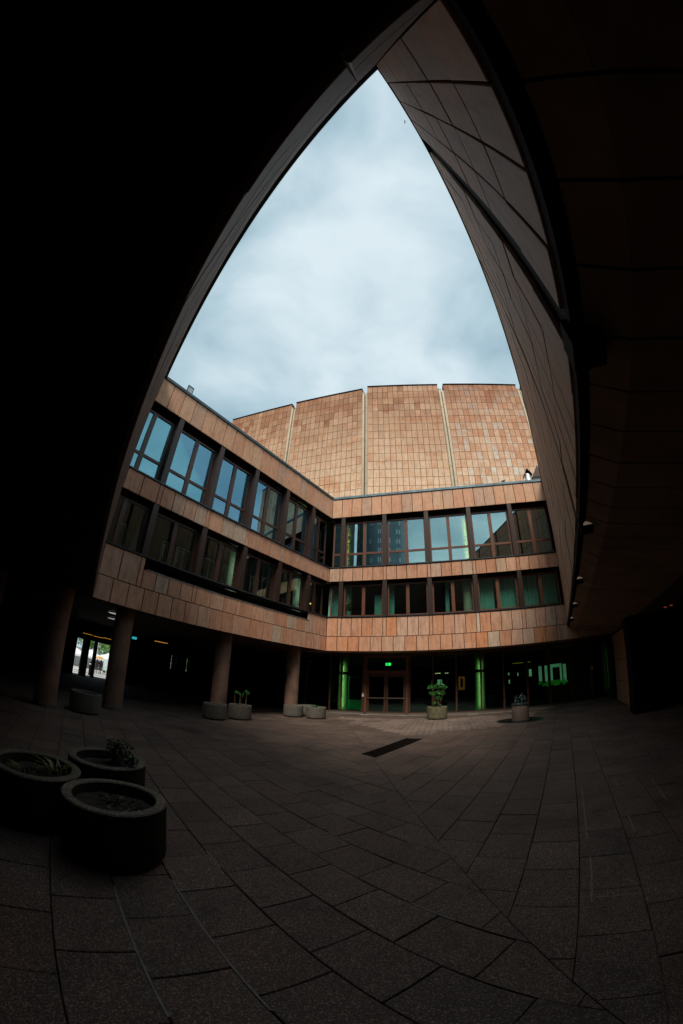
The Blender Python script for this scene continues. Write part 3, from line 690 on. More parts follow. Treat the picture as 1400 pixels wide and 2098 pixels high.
for i, (s0, s1, n, lb) in enumerate(((0.55, 0.85, 1, 'slim white tube frame in the leftmost lower window of the left wing'), (2.42, 2.85, 2, 'white hooked tube frame left of the bright mullion in the second lower bay'),
        (3.06, 3.66, 2, 'white hooked tube frame right of the bright mullion in the second lower bay'), (4.38, 5.12, 3, 'white tube rack with three uprights in the third lower bay'), (5.35, 5.63, 2, 'white tube rack beside a pale column in the third lower bay'),
        (6.96, 7.44, 3, 'low white tube rack in the fourth lower bay, left half'), (7.65, 8.3, 2, 'white tube rack with a crossed top in the fourth lower bay, right half'), (9.05, 9.7, 5, 'white tube rack with many thin uprights in the fifth lower bay'))):
    t = thing('display_rack', lb, 'display rack', P('A', s0, 0.85, 0), ang('A'), 'white racks behind the lower windows')
    b = MB(); r = 0.014; wd = s1-s0
    for j in range(n+1 if n > 1 else 1):
        x = wd*(j/max(1, n)) if n > 1 else wd; b.tube((x, 0, 4.5), (x, 0, 6.0), r, 6)
    b.tube((0, 0, 6.0), (wd, 0, 6.0), r, 6); b.build('tube_frame', M_WHITE, t)
    if n == 2 and i in (1, 2):
        MB().tube((0.02, 0.06, 5.38), (0.02, 0.06, 6.0), 0.012, 6).tube((0.02, 0.06, 5.9), (0.42, 0.06, 5.9), 0.012, 6).tube((0.1, 0.06, 5.45), (0.1, 0.06, 5.88), 0.012, 6).build('hook', M_WHITE, t)
    if i == 6:
        MB().tube((-0.1, -0.03, 5.9), (0.12, -0.03, 6.14), 0.016, 6).tube((-0.1, -0.03, 6.14), (0.12, -0.03, 5.9), 0.016, 6).build('cross_top', M_WHITE, t)

# ------------------------------------------------------------------ lamps under the edge of wing C
for i, s in enumerate((16.9, 13.4, 10.0, 6.6, 3.2)):
    lb = ['large dark box lamp at the edge of the overhang, highest in the picture', 'floodlight with pale side under the wall edge, second from the top', 'small floodlight with a pale half disc, third along the wall edge', 'fourth small floodlight above the rear wing cladding', 'lowest floodlight, closest to the inner corner'][i]
    t = thing('floodlight', lb, 'floodlight', P('C', s, 0.08 if i == 0 else 0.13, 3.80), ang('C'), 'floodlights along the right wing edge')
    hs = 0.14 if i == 0 else 0.07
    MB().box(-hs, hs, -0.11, 0.14 if i == 0 else 0.09, -0.12, 0.14).build('housing', M_DARK, t)
    b = MB(); b.quad([(hs+0.004, 0.02+0.075*math.cos(a_), -0.03+0.06*math.sin(a_)) for a_ in [math.pi*j/8 for j in range(9)]])
    if i: b.build('lens', plain('sky_glint', (0.4, 0.34, 0.28), 0.5, emit=(1, .78, .6), es=0.04), t)  # pale self-lit half disc stands in for caught sky light
    MB().box(-0.03, 0.03, -0.02, 0.02, 0.14, 0.30).build('bracket', M_DARK, t)
for i in range(2):
    t = thing('ceiling_spot', ('left' if i == 0 else 'right') + ' of two faint red lamps in the dark at the right edge', 'spot lamp', ((9.2, 7.85, 3.06), (9.55, 7.9, 3.10))[i], 0, 'red lamps in the dark arcade')
    MB().lathe([(0.001, -0.01), (0.05, 0), (0.05, 0.02), (0.001, 0.02)], 14).build('bulb', emis('dim_red_bulb', (0.5, 0.09, 0.02), 0.14), t, True)
    MB().lathe([(0.06, 0.025), (0.06, 0.08), (0.001, 0.08)], 14).build('housing', M_DARK, t, True)

# ------------------------------------------------------------------ concert hall behind
H = 27.4; HZ = H + CAMZ
azt = [(-23.5, 36.3), (-21.94, 35.4), (-10.97, 30.62), (-10.22, 30.30), (3.38, 27.40), (4.43, 27.05), (19.41, 27.50), (20.57, 27.57), (35.2, 30.15), (36.2, 30.3), (52, 36.5)]
pt = [Vector((d_*math.sin(R(a_)), d_*math.cos(R(a_)))) for a_, d_ in azt]
pt[9] = Vector((17.85, 24.42)); pt[10] = Vector((24.85, 22.08)); pt += [Vector((25.35, 21.92)), Vector((32.2, 19.65))]
hall = thing('concert_hall', 'huge faceted sandstone hall rising behind the rear wing', 'concert hall', (0, 34, 0))
def hl(p): return (p[0], p[1]-34)
ZB = 9.0; TW, TH = 0.505, 0.84
tiles = []
core = MB()
facets = [(pt[1], pt[2], 1), (pt[3], pt[4], 2), (pt[5], pt[6], 3), (pt[7], pt[8], 4), (pt[9], pt[10], 5), (pt[11], pt[12], 6)]
for a_, b_, fi in facets:
    u_ = (b_-a_).normalized(); n_ = Vector((-u_.y, u_.x)); Lf = (b_-a_).length
    core.prism([hl(a_+n_*0.06), hl(b_+n_*0.06), hl(b_+n_*2.0), hl(a_+n_*2.0)], ZB, HZ-0.05)
    nx = {1: 15, 2: 15, 3: 14, 4: 15, 5: 15, 6: 14}[fi]; tw = Lf/nx; nz = 24
    for i in range(nx):
        for j in range(nz):
            z1 = HZ - 0.08 - j*TH; z0 = max(ZB, z1-TH)
            c = a_ + u_*(i+0.5)*tw
            tiles.append((c.length, fi, c, u_, tw, z0, z1, j))
core.build('hall_core', M_BACKH, hall)
# which tiles are seen: above the parapet line; the nearest 300 of them are single pieces
def seen(t):
    d_, fi, c, u_, tw, z0, z1, j = t
    if fi >= 5: return False
    el = math.degrees(math.atan2(z1-CAMZ, d_)); azx = math.degrees(math.atan2(c.x, c.y))
    if azx < 0: return el > 28.2 - azx*0.50
    return el > 28.2
vis = sorted([t for t in tiles if seen(t)], key=lambda t: t[0]**2 + (t[5]-CAMZ)**2)
single = set(id(t) for t in vis[:300])
rest = {0: MB(), 1: MB()}
hcache = {}
def tile_geo(tw, th):
    g = 0.017; c = 0.006; w2, h2 = tw/2-g, th/2-g
    v = [(-w2, 0.03, -h2), (w2, 0.03, -h2), (w2, 0.03, h2), (-w2, 0.03, h2), (-w2, -0.015, -h2), (w2, -0.015, -h2), (w2, -0.015, h2), (-w2, -0.015, h2)]
    f = [(0,1,2,3), (4,7,6,5), (0,4,5,1), (1,5,6,2), (2,6,7,3), (3,7,4,0)]
    return v, f
random.seed(11)
for t in tiles:
    d_, fi, c, u_, tw, z0, z1, j = t
    th = z1-z0
    if th < 0.2: continue
    mat = M_HALL2 if fi == 4 else M_HALL
    rot = Matrix.Rotation(math.atan2(u_.y, u_.x), 4, 'Z') @ Matrix.Rotation(random.uniform(-.012, .012), 4, 'X') @ Matrix.Rotation(random.uniform(-.006, .006), 4, 'Z')
    locv = Vector((c.x, c.y-34, (z0+z1)/2))
    if id(t) in single:
        key = (fi, round(th, 3))
        if key not in hcache:
            v, f = tile_geo(tw, th); me = bpy.data.meshes.new('wall_tile'); me.from_pydata(v, [], f); me.materials.append(mat); hcache[key] = me
        o = bpy.data.objects.new('wall_tile', hcache[key]); o.matrix_local = Matrix.Translation(locv) @ rot; link(o, hall)
    else:
        v, f = tile_geo(tw, th); b = rest[1 if fi == 4 else 0]; k0 = len(b.v)
        b.v += [tuple(Matrix.Translation(locv) @ rot @ Vector(x)) for x in v]; b.f += [tuple(k0+i for i in x) for x in f]; b.m += [0]*6
tag(rest[0].build('wall_tiles', M_HALL, hall), kind='stuff')
tag(rest[1].build('wall_tiles', M_HALL2, hall), kind='stuff')
# recessed joints between facets with downpipe and cream strip
for (p0, p1) in ((pt[2], pt[3]), (pt[4], pt[5]), (pt[6], pt[7]), (pt[8], pt[9]), (pt[10], pt[11])):
    u_ = (p1-p0).normalized(); n_ = Vector((-u_.y, u_.x)); wd = (p1-p0).length; m_ = (p0+p1)/2
    MB().prism([hl(p0+n_*0.18), hl(p1+n_*0.18), hl(p1+n_*1.2), hl(p0+n_*1.2)], ZB, HZ-0.9).build('joint_recess', plain('reveal_back', (0.16, 0.12, 0.08), 0.7), hall)
    q0 = hl(p0 + u_*wd*0.24 - n_*0.02); b = MB()
    z = ZB
    while z < HZ-0.75:
        z2 = min(z+3.4, HZ-0.7); b.lathe([(0.13, z+0.03), (0.13, z2)], 20, q0[0], q0[1]); b.lathe([(0.15, z2-0.08), (0.15, z2)], 20, q0[0], q0[1]); z = z2
    b.lathe([(0.15, HZ-0.7), (0.001, HZ-0.65)], 20, q0[0], q0[1]); b.build('downpipe', M_DOWN, hall, True)
    a2 = p0+u_*wd*0.60; b2 = p0+u_*wd*0.98; z = ZB; b = MB()
    while z < HZ-0.9:
        z2 = min(z+2.9, HZ-0.85); b.prism([hl(a2-n_*0.0), hl(b2-n_*0.0), hl(b2+n_*0.15), hl(a2+n_*0.15)], z+0.015, z2-0.015); z = z2
    b.build('reveal_strip', M_RIB, hall)
cp = MB()
for a_, b_, fi in facets:
    u_ = (b_-a_).normalized(); n_ = Vector((-u_.y, u_.x))
    cp.prism([hl(a_-n_*0.08), hl(b_-n_*0.08), hl(b_+n_*0.5), hl(a_+n_*0.5)], HZ-0.075, HZ+0.02)
cp.build('roof_edge', M_DARK, hall)

# ------------------------------------------------------------------ ground
ground = MB().box(-400, 400, -400, 400, -1.6, -1.3).build('ground', M_ASPH); struct(ground)
pav = MB().prism([P('A', -14, 13.4)[:2], P('D', -20, 20)[:2], P('C', 36, 26)[:2], P('B', 26, 8)[:2], P('B', -12, 8)[:2]][::-1], -1.3, -0.045).build('pavement', M_BED); struct(pav)
def clip(poly, a, nrm):
    out = []
    for i in range(len(poly)):
        p, q = poly[i], poly[(i+1) % len(poly)]
        dp, dq = (p-a).dot(nrm), (q-a).dot(nrm)
        if dp <= 0: out.append(p)
        if (dp < 0 < dq) or (dq < 0 < dp): out.append(p + (q-p)*(dp/(dp-dq)))
    return out
def area(p): return 0.5*abs(sum(p[i].x*p[(i+1) % len(p)].y - p[(i+1) % len(p)].x*p[i].y for i in range(len(p))))
# seam between the two laying directions
SA = Vector((1.14, 3.8)); sd = Vector((math.cos(R(92.5)), math.sin(R(92.5))))
sn_r = Vector((-sd.y, sd.x))   # points left
SM = [Vector(p)*0.973 for p in ((-0.5, 19.4), (1.2, 14.8), (2.3, 12.3), (6.4, 13.0), (10.6, 17.0))]
def inside(p, poly):
    s_ = None
    for i in range(len(poly)):
        a_, b_ = poly[i], poly[(i+1) % len(poly)]; cr_ = (b_-a_).x*(p-a_).y - (b_-a_).y*(p-a_).x
        if s_ is None: s_ = cr_ > 0
        elif (cr_ > 0) != s_: return False
    return True
DR = [Vector(p) for p in ((0.71, 9.06), (0.97, 8.72), (2.67, 11.35), (2.25, 11.55))]
STC = Vector((7.2, 13.88))
def dist_off(k, p): a, b, u, n, L = wall_axes(k); return (p-a).dot(n)
slabs = []
GJ = 0.0038
for side, angd, wS, lS in (('R', 56.6, 0.478, 0.63), ('L', -52.0, 0.463, 0.60)):
    u_ = Vector((math.cos(R(angd)), math.sin(R(angd)))); n_ = Vector((-u_.y, u_.x))
    org = Vector((1.75, 4.0)) if side == 'R' else Vector((-0.3, 3.91))
    for i in range(-70, 70):
        for j in range(-70, 70):
            c = org + n_*(i+0.5)*wS + u_*(j + (0.5 if i % 2 else 0.0) + 0.08*math.sin(i*2.3))*lS
            if c.y < -3.2 or c.y > 24 or c.x < -15 or c.x > 15: continue
            poly = [c - u_*(lS/2-GJ) - n_*(wS/2-GJ), c + u_*(lS/2-GJ) - n_*(wS/2-GJ), c + u_*(lS/2-GJ) + n_*(wS/2-GJ), c - u_*(lS/2-GJ) + n_*(wS/2-GJ)]
            if all(inside(q_, SM) for q_ in poly): continue
            if dist_off('B', c) > 1.55: continue
            if dist_off('A', c) > 3.5 or dist_off('C', c) > 5.5 or dist_off('D', c) > 5.5: continue
            dl = (c-SA).dot(sn_r)
            if side == 'R' and dl > 0.45: continue
            if side == 'L' and dl < -0.45: continue
            full = len(poly)
            poly2 = clip(poly, SA + sn_r*(-GJ if side == 'R' else GJ), sn_r if side == 'R' else -sn_r)
            if len(poly2) < 3 or area(poly2) < 0.0002: continue
            whole = abs(area(poly2)-area(poly)) < 1e-6
            slabs.append((c.length, c, poly2, whole, side, angd, wS, lS))
slabs.sort(key=lambda t: t[0])
random.seed(5)
smesh = {}
stuff = MB()
def slab_mesh(wS, lS):
    b = MB(); x, y = lS/2-GJ, wS/2-GJ; c = 0.006
    b.v = [(-x,-y,-0.04),(x,-y,-0.04),(x,y,-0.04),(-x,y,-0.04),(-x,-y,-c),(x,-y,-c),(x,y,-c),(-x,y,-c),(-x+c,-y+c,0),(x-c,-y+c,0),(x-c,y-c,0),(-x+c,y-c,0)]
    b.f = [(0,3,2,1),(0,1,5,4),(1,2,6,5),(2,3,7,6),(3,0,4,7),(4,5,9,8),(5,6,10,9),(6,7,11,10),(7,4,8,11),(8,9,10,11)]; b.m = [0]*10
    return b
def view_ok(c):
    # inside the lens: everything whose direction is within the frame
    v = Vector((c.x, c.y, -CAMZ)).normalized(); f_ = -bk
    th = math.acos(max(-1, min(1, v.dot(f_)))); r_ = 755*th; q_ = v - f_*v.dot(f_); q_.normalize()
    x_, y_ = 700 + r_*q_.dot(rt), 1049 - r_*q_.dot(up)
    return -60 < x_ < 1460 and y_ < 2180
ns = 0
for (d_, c, poly, whole, side, angd, wS, lS) in slabs:
    dz = random.uniform(-0.004, 0.002)
    if ns < 300 and view_ok(c):
        ns += 1
        if whole:
            if side not in smesh: smesh[side] = slab_mesh(wS, lS).mesh('paving_slab', M_PAVE)
            o = bpy.data.objects.new('paving_slab', smesh[side]); o.location = (c.x, c.y, dz); o.rotation_euler = (random.uniform(-.004, .004), random.uniform(-.004, .004), R(angd))
            link(o, pav)
        else:
            MB().prism([(p.x, p.y) for p in poly], -0.04, dz).build('paving_slab', M_PAVE, pav)
    else:
        stuff.prism([(p.x, p.y) for p in poly], -0.04, dz)
tag(stuff.build('paving_slabs', M_PAVE, pav), kind='stuff')
small = MB()
u_ = Vector((math.cos(ang('B')+R(90)), math.sin(ang('B')+R(90)))); n_ = Vector((-u_.y, u_.x))
for i in range(-80, 80):
    for j in range(-80, 80):
        c = Vector((4.2, 14.5)) + u_*(i+0.5)*0.285 + n_*(j+(0.5 if i % 2 else 0))*0.42
        if not inside(c, SM) or dist_off('B', c) > 1.55: continue
        g2 = 0.014; a_, b_ = 0.21-g2, 0.1425-g2
        poly = [c-n_*a_-u_*b_, c-n_*a_+u_*b_, c+n_*a_+u_*b_, c+n_*a_-u_*b_]
        small.prism([(p.x, p.y) for p in poly], -0.042, random.uniform(-0.009, -0.006))
tag(small.build('paving_blocks', M_PAVES, pav), kind='stuff')
# pale lime in some joints
uL, nL, oL = Vector((math.cos(R(-52)), math.sin(R(-52)))), Vector((math.sin(R(52)), math.cos(R(52)))), Vector((-0.3, 3.91))
LIME = [(tuple((oL+nL*kk*0.463+uL*t0)/0.973), tuple((oL+nL*kk*0.463+uL*t1)/0.973)) for kk, t0, t1 in ((-4, 0.48, 1.8), (-3, 0.39, 1.9), (-2, -0.1, 0.25), (0, 1.5, 1.9), (1, -0.1, 0.2))]
for p0, p1 in [((3.66, 5.0), (2.55, 3.32)), ((2.33, 2.95), (1.94, 2.36)), ((2.05, 2.55), (1.86, 2.25)), ((4.3, 5.0), (4.0, 4.55)), ((3.28, 3.5), (3.0, 3.07)), ((4.5, 4.35), (3.9, 3.45)), ((3.05, 5.02), (3.42, 4.78)), ((2.85, 4.72), (3.25, 4.45)), ((2.70, 4.42), (3.08, 4.17)), ((1.93, 2.29), (2.22, 2.08))] + LIME:
    p0, p1 = Vector(p0)*0.973, Vector(p1)*0.973; d_ = (p1-p0).normalized(); n2_ = Vector((-d_.y, d_.x))*0.007
    MB().prism([(p0-n2_)[:2], (p1-n2_)[:2], (p1+n2_)[:2], (p0+n2_)[:2]], -0.03, 0.0035).build('mortar_line', M_LIME, pav)
# pale kerb in front of the lobby
a_, b_ = P('B', -1.6, 1.56), P('B', 14.6, 1.56); c_, d_ = P('B', 14.6, GO-0.07), P('B', -1.6, GO-0.07)
MB().prism([a_[:2], b_[:2], c_[:2], d_[:2]][::1], -0.04, 0.006).build('threshold_strip', plain('pale_threshold', (0.30, 0.27, 0.24), 0.8), pav)
# drain slot
t = thing('drain_grate', 'long black drain slot in the middle of the paving', 'drain', (1.65, 10.17, 0))
def dl_(p, z): return (p.x-1.65, p.y-10.17, z)
MB().quad([dl_(p, 0.006) for p in DR]).build('cover_plate', M_BLACK, t)
gb_ = MB()
for i in range(1, 40):
    f0 = i/40; a2 = DR[0].lerp(DR[3], f0); b2 = DR[1].lerp(DR[2], f0); gb_.tube(dl_(a2, 0.012), dl_(b2, 0.012), 0.008, 4)
gb_.tube(dl_(DR[0], 0.012), dl_(DR[3], 0.012), 0.012, 4); gb_.tube(dl_(DR[1], 0.012), dl_(DR[2], 0.012), 0.012, 4)
gb_.build('grate_bars', M_DARK, t)

# ------------------------------------------------------------------ planters and plants
M_CONCD = plain('concrete_vignette_dark', (0.030, 0.028, 0.023), 0.95, 0, 0.4, 14, bump=0.5, spec=0.1)  # concrete of the near tubs, lens vignette painted in as a darker colour
M_RIM = paving('pebble_rim', [(0.0, (0.09, 0.08, 0.06)), (1.0, (0.12, 0.105, 0.085))])
def planter(x, y, r, h, label, mat=M_CONC, group='round concrete planters', rim=None):
    t = thing('planter', label, 'planter', (x, y, 0.0), random.uniform(0, 6), group)
    MB().lathe([(r-0.06, 0), (r-0.04, 0.04), (r-0.005, 0.06), (r, 0.09), (r, h-0.012)], 56).lathe([(r-0.095, h-0.012), (r-0.095, h-0.16)], 56).build('tub', mat, t, True)
    MB().lathe([(r, h-0.013), (r-0.012, h), (r-0.085, h), (r-0.095, h-0.013)], 56).build('rim', rim or mat, t, True)
    b = MB(); prof = [(0.001, h-0.07), ((r-0.095)*0.5, h-0.085), (r-0.095, h-0.11)]; b.lathe(prof, 30)
    for i, v in enumerate(b.v): b.v[i] = (v[0], v[1], v[2] + random.uniform(-.012, .012))
    b.build('soil', M_SOIL, t, True)
    return t
def blades(n, r, hgt, wid, lean, seed):
    random.seed(seed); b = MB()
    for i in range(n):
        a = random.uniform(0, 6.28); rr = r*random.random(); base = Vector((rr*math.cos(a), rr*math.sin(a), 0))
        d = Vector((math.cos(a+random.uniform(-1, 1)), math.sin(a+random.uniform(-1, 1)), 0)); h = hgt*random.uniform(.5, 1.1); side = Vector((-d.y, d.x, 0))*wid
        prev = None
        for s_ in range(5):
            f_ = s_/4; c = base + d*lean*f_*f_*h + Vector((0, 0, h*(f_-0.45*f_*f_*lean)))
            w_ = side*(1-f_)*(0.4+f_*2) if s_ else side*0.4
            if prev: b.quad([prev[0], prev[1], c+w_, c-w_])
            prev = (c-w_, c+w_)
    return b
def bush(t_name, label, x, y, z, parts, mat, group=None, cat='plant'):
    t = thing(t_name, label, cat, (x, y, z), 0, group)
    for j, (nm, b, m) in enumerate(parts): b.build(nm, m, t)
    return t
PH_ = 0.55
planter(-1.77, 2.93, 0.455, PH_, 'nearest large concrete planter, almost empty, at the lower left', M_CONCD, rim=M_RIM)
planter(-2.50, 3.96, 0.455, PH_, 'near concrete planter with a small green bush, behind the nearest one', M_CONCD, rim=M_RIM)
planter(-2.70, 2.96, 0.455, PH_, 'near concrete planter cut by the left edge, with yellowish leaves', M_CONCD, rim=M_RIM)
planter(-6.56, 9.03, 0.44, 0.56, 'lone planter between two columns at the left')
planter(-4.15, 13.31, 0.44, 0.56, 'mossy planter in front of the middle column')
planter(-3.47, 14.26, 0.44, 0.56, 'planter with bare stems right of the middle column')
planter(-1.76, 17.18, 0.44, 0.52, 'planter in front of the third column')
planter(-0.74, 17.02, 0.44, 0.52, 'rightmost of the three planters near the lobby')
planter(-1.26, 18.1, 0.44, 0.50, 'planter half hidden between two others by the lobby glass')
planter(4.66, 17.02, 0.46, 0.58, 'olive mossy planter with the leafy shrub by the door', M_MOSSC)
SZ = 0.47
bush('low_plant', 'yellowish strappy leaves in the near left planter', -2.55, 3.12, SZ, [('leaves', blades(34, 0.16, 0.24, 0.013, 0.9, 1), M_LEAFY)], None)
bush('low_plant', 'small yellow sprig at the left side of the near left planter', -2.75, 2.83, SZ, [('leaves', blades(16, 0.10, 0.14, 0.012, 0.9, 2), M_LEAFY)], None)
b1 = leaf_cluster(260, 0, 0, 0.17, 0.17, 0.16, 0.16, 0.032, 3); s1_ = MB()
for i in range(9): s1_.tube((random.uniform(-.04, .04), random.uniform(-.04, .04), -0.02), (random.uniform(-.13, .13), random.uniform(-.12, .12), 0.27), 0.005, 5)
bush('bush', 'taller round leafed bush in the planter behind', -2.43, 4.10, SZ, [('foliage', b1, M_LEAFD), ('stem', s1_, M_STEM)], None, cat='bush')
b1 = leaf_cluster(90, 0, 0, 0.14, 0.11, 0.10, 0.08, 0.034, 4); s1_ = MB()
for i in range(6): s1_.tube((0, 0, -0.02), (random.uniform(-.1, .1), random.uniform(-.1, .1), 0.15), 0.004, 5)
bush('bush', 'smaller leggy sprig at the right rim of the planter behind', -2.16, 3.90, SZ, [('foliage', b1, M_LEAFD), ('stem', s1_, M_STEM)], None, cat='bush')
b1 = leaf_cluster(150, 0, 0, 0.015, 0.30, 0.20, 0.02, 0.02, 6)
bush('low_plant', 'sparse creeping green in the nearest planter', -1.70, 2.98, SZ, [('leaves', b1, M_LEAFD)], None)
# bare stems with tufts
st_ = MB(); tf = MB()
for i, (x, y, h) in enumerate(((-0.20, 0.0, 0.55), (-0.05, 0.05, 0.5), (0.05, -0.05, 0.42), (0.16, 0.02, 0.62), (0.22, 0.0, 0.55))):
    st_.tube((x, y, -0.05), (x+random.uniform(-.05, .09), y, h), 0.014, 6, 0.007)
    c = leaf_cluster(26 if i in (0, 3, 4) else 8, x+0.03, y, h+0.03, 0.09, 0.09, 0.07, 0.045, 20+i)
    k0 = len(tf.v); tf.v += c.v; tf.f += [tuple(k0+q_ for q_ in f) for f in c.f]; tf.m += c.m
bush('shrub', 'cut back shrub with bare stems and two leafy tips', -3.47, 14.26, 0.45, [('stem', st_, M_STEM), ('foliage', tf, M_LEAF)], None, cat='shrub')
bush('low_plant', 'dry reddish sprigs in the mossy planter', -4.15, 13.31, 0.47, [('leaves', leaf_cluster(50, 0.05, 0, 0.06, 0.2, 0.2, 0.04, 0.025, 9), plain('dry_red_leaf', (0.16, 0.05, 0.03), 0.7))], None)
bush('low_plant', 'bright green tuft in the rightmost of the three planters', -0.80, 17.05, 0.45, [('leaves', leaf_cluster(70, 0, 0, 0.08, 0.13, 0.1, 0.06, 0.05, 10), M_LEAF)], None)
bush('low_plant', 'tiny dry sprout in the planter by the third column', -1.76, 17.18, 0.44, [('leaves', blades(8, 0.04, 0.16, 0.01, 0.4, 11), M_STEM)], None)
# leafy shrub with tiers
sh = MB(); st_ = MB()
for i, (x, y, z, rx, rz, n) in enumerate(((-0.22, 0, 0.98, 0.24, 0.13, 95), (0.10, 0.05, 1.02, 0.28, 0.12, 110), (0.33, -0.03, 0.94, 0.17, 0.09, 55), (-0.22, 0, 0.68, 0.19, 0.11, 75), (0.12, 0, 0.72, 0.26, 0.10, 85), (0.28, 0.03, 0.66, 0.13, 0.08, 35), (0.05, 0.0, 0.45, 0.17, 0.09, 50), (-0.10, 0.02, 0.25, 0.14, 0.10, 45), (0.02, 0, 0.12, 0.2, 0.05, 25))):
    c = leaf_cluster(n, x, y, z, rx, 0.25, rz, 0.05, 30+i, 0.6); k0 = len(sh.v)
    sh.v += c.v; sh.f += [tuple(k0+q_ for q_ in f) for f in c.f]; sh.m += c.m
    st_.tube((x*0.15, 0, -0.05), (x, y, z), 0.014, 6, 0.006)
bush('shrub', 'bright green leafy shrub growing in tiers beside the lobby door', 4.66, 17.02, 0.50, [('foliage', sh, M_LEAF), ('stem', st_, M_STEM)], None, cat='shrub')

# ------------------------------------------------------------------ statue on a pedestal
t = thing('statue_disc', 'black round stone disc under the statue pedestal', 'stone disc', (STC.x, STC.y, 0))
MB().lathe([(0.001, 0.012), (0.90, 0.012), (0.93, 0.0)][::-1], 64).build('disc', M_BLACK, t, True)
MB().lathe([(0.93, 0.0), (0.96, 0.004), (0.99, 0.0)][::-1], 64).build('rim', M_CONC, t, True)
t = thing('pedestal', 'short round granite pedestal on the black disc', 'pedestal', (STC.x, STC.y, 0.012))
MB().lathe([(0.001, 0.0), (0.33, 0.0), (0.335, 0.01), (0.335, 0.60), (0.32, 0.61), (0.001, 0.61)], 48).build('drum', M_PED, t, True)
MB().lathe([(0.30, 0.0), (0.36, 0.0), (0.36, 0.02), (0.30, 0.03)], 48).build('foot_ring', M_CONC, t, True)
def skin(name, verts, edges, radii, mat, parent, root=0, sub=2):
    me = bpy.data.meshes.new(name); me.from_pydata([Vector(v) for v in verts], edges, []); me.materials.append(mat)
    o = link(bpy.data.objects.new(name, me), parent)
    md = o.modifiers.new('skin', 'SKIN'); md.use_smooth_shade = True
    for i, r_ in enumerate(radii): me.skin_vertices[0].data[i].radius = (r_, r_) if not isinstance(r_, tuple) else r_
    me.skin_vertices[0].data[root].use_root = True
    s = o.modifiers.new('sub', 'SUBSURF'); s.levels = sub; s.render_levels = sub
    return o
st = thing('statue', 'green bronze group of crouching figures on the round pedestal', 'statue', (STC.x, STC.y, 0.622), R(-10))
MB().lathe([(0.001, 0.0), (0.36, 0.0), (0.365, 0.03), (0.33, 0.055), (0.001, 0.065)], 40).build('bronze_base', M_BRONZE, st, True)
# large seated figure (right), small kneeling figure reaching up (left)
Vs = [(0.10,0.02,0.13),(0.10,0.03,0.24),(0.09,0.02,0.34),(0.08,0.0,0.395),(0.07,-0.01,0.44),(0.065,-0.015,0.475),
      (0.17,0.01,0.345),(0.205,-0.03,0.25),(0.15,-0.11,0.20),(0.0,0.01,0.335),(-0.05,-0.05,0.26),(-0.04,-0.12,0.22),
      (0.16,-0.06,0.16),(0.17,-0.15,0.24),(0.17,-0.17,0.07),(0.04,-0.06,0.15),(0.02,-0.16,0.23),(0.02,-0.18,0.07),(0.17,-0.24,0.06),(0.02,-0.25,0.06)]
Es = [(0,1),(1,2),(2,3),(3,4),(4,5),(2,6),(6,7),(7,8),(2,9),(9,10),(10,11),(0,12),(12,13),(13,14),(14,18),(0,15),(15,16),(16,17),(17,19)]
Rs = [0.075,0.075,0.07,0.028,0.045,0.035,0.034,0.027,0.018,0.034,0.026,0.018,0.05,0.035,0.024,0.02,0.05,0.035,0.024,0.02]
skin('seated_figure', Vs, Es, Rs, M_BRONZE, st)
Vs = [(-0.17,0.0,0.13),(-0.17,-0.01,0.21),(-0.165,-0.02,0.28),(-0.16,-0.03,0.315),(-0.155,-0.035,0.345),(-0.15,-0.04,0.37),
      (-0.22,-0.03,0.275),(-0.26,-0.06,0.33),(-0.24,-0.08,0.40),(-0.11,-0.03,0.27),(-0.07,-0.09,0.25),(-0.05,-0.10,0.31),
      (-0.23,-0.05,0.12),(-0.25,-0.13,0.10),(-0.26,-0.20,0.06),(-0.11,-0.06,0.13),(-0.10,-0.14,0.17),(-0.10,-0.16,0.06)]
Es = [(0,1),(1,2),(2,3),(3,4),(4,5),(2,6),(6,7),(7,8),(2,9),(9,10),(10,11),(0,12),(12,13),(13,14),(0,15),(15,16),(16,17)]
Rs = [0.055,0.05,0.045,0.02,0.033,0.026,0.024,0.018,0.012,0.024,0.018,0.012,0.036,0.026,0.018,0.036,0.026,0.018]
skin('kneeling_figure', Vs, Es, Rs, M_BRONZE, st)

# ------------------------------------------------------------------ things on the roofs
t = thing('roof_light', 'small glazed roof lamp box standing on the left wing parapet', 'roof lamp', P('A', 1.35, 0.22, ROOF), ang('A'))
MB().box(-0.15, -0.12, -0.02, 0.02, 0, 0.50).box(0.12, 0.15, -0.02, 0.02, 0, 0.50).box(-0.15, 0.15, -0.02, 0.02, 0.50, 0.55).build('lamp_frame', plain('dark_steel_frame', (0.05, 0.06, 0.08), 0.4, 0.6), t)
MB().box(-0.12, 0.12, -0.012, 0.012, 0.0, 0.50).build('lamp_glass', plain('frosted_lamp_glass', (0.40, 0.47, 0.48), 0.3), t)
t = thing('chimney_cowl', 'white metal cowl with a dark hood at the right end of the rear roof', 'chimney cowl', P('B', 11.15, 0.25, ROOF), ang('B'))
MB().lathe([(0.001, 0), (0.20, 0), (0.17, 0.42), (0.13, 0.52), (0.001, 0.54)], 20).build('vent_body', plain('pale_zinc', (0.55, 0.60, 0.62), 0.4, 0.4, 0.3, 10), t, True)
hd = MB(); hd.v = [(-0.30,-0.16,0.34),(-0.26,-0.16,0.30),(0.0,-0.18,0.76),(0.0,-0.18,0.83),(0.26,-0.16,0.46),(0.24,-0.16,0.40),(-0.30,0.16,0.34),(-0.26,0.16,0.30),(0.0,0.18,0.76),(0.0,0.18,0.83),(0.26,0.16,0.46),(0.24,0.16,0.40)]
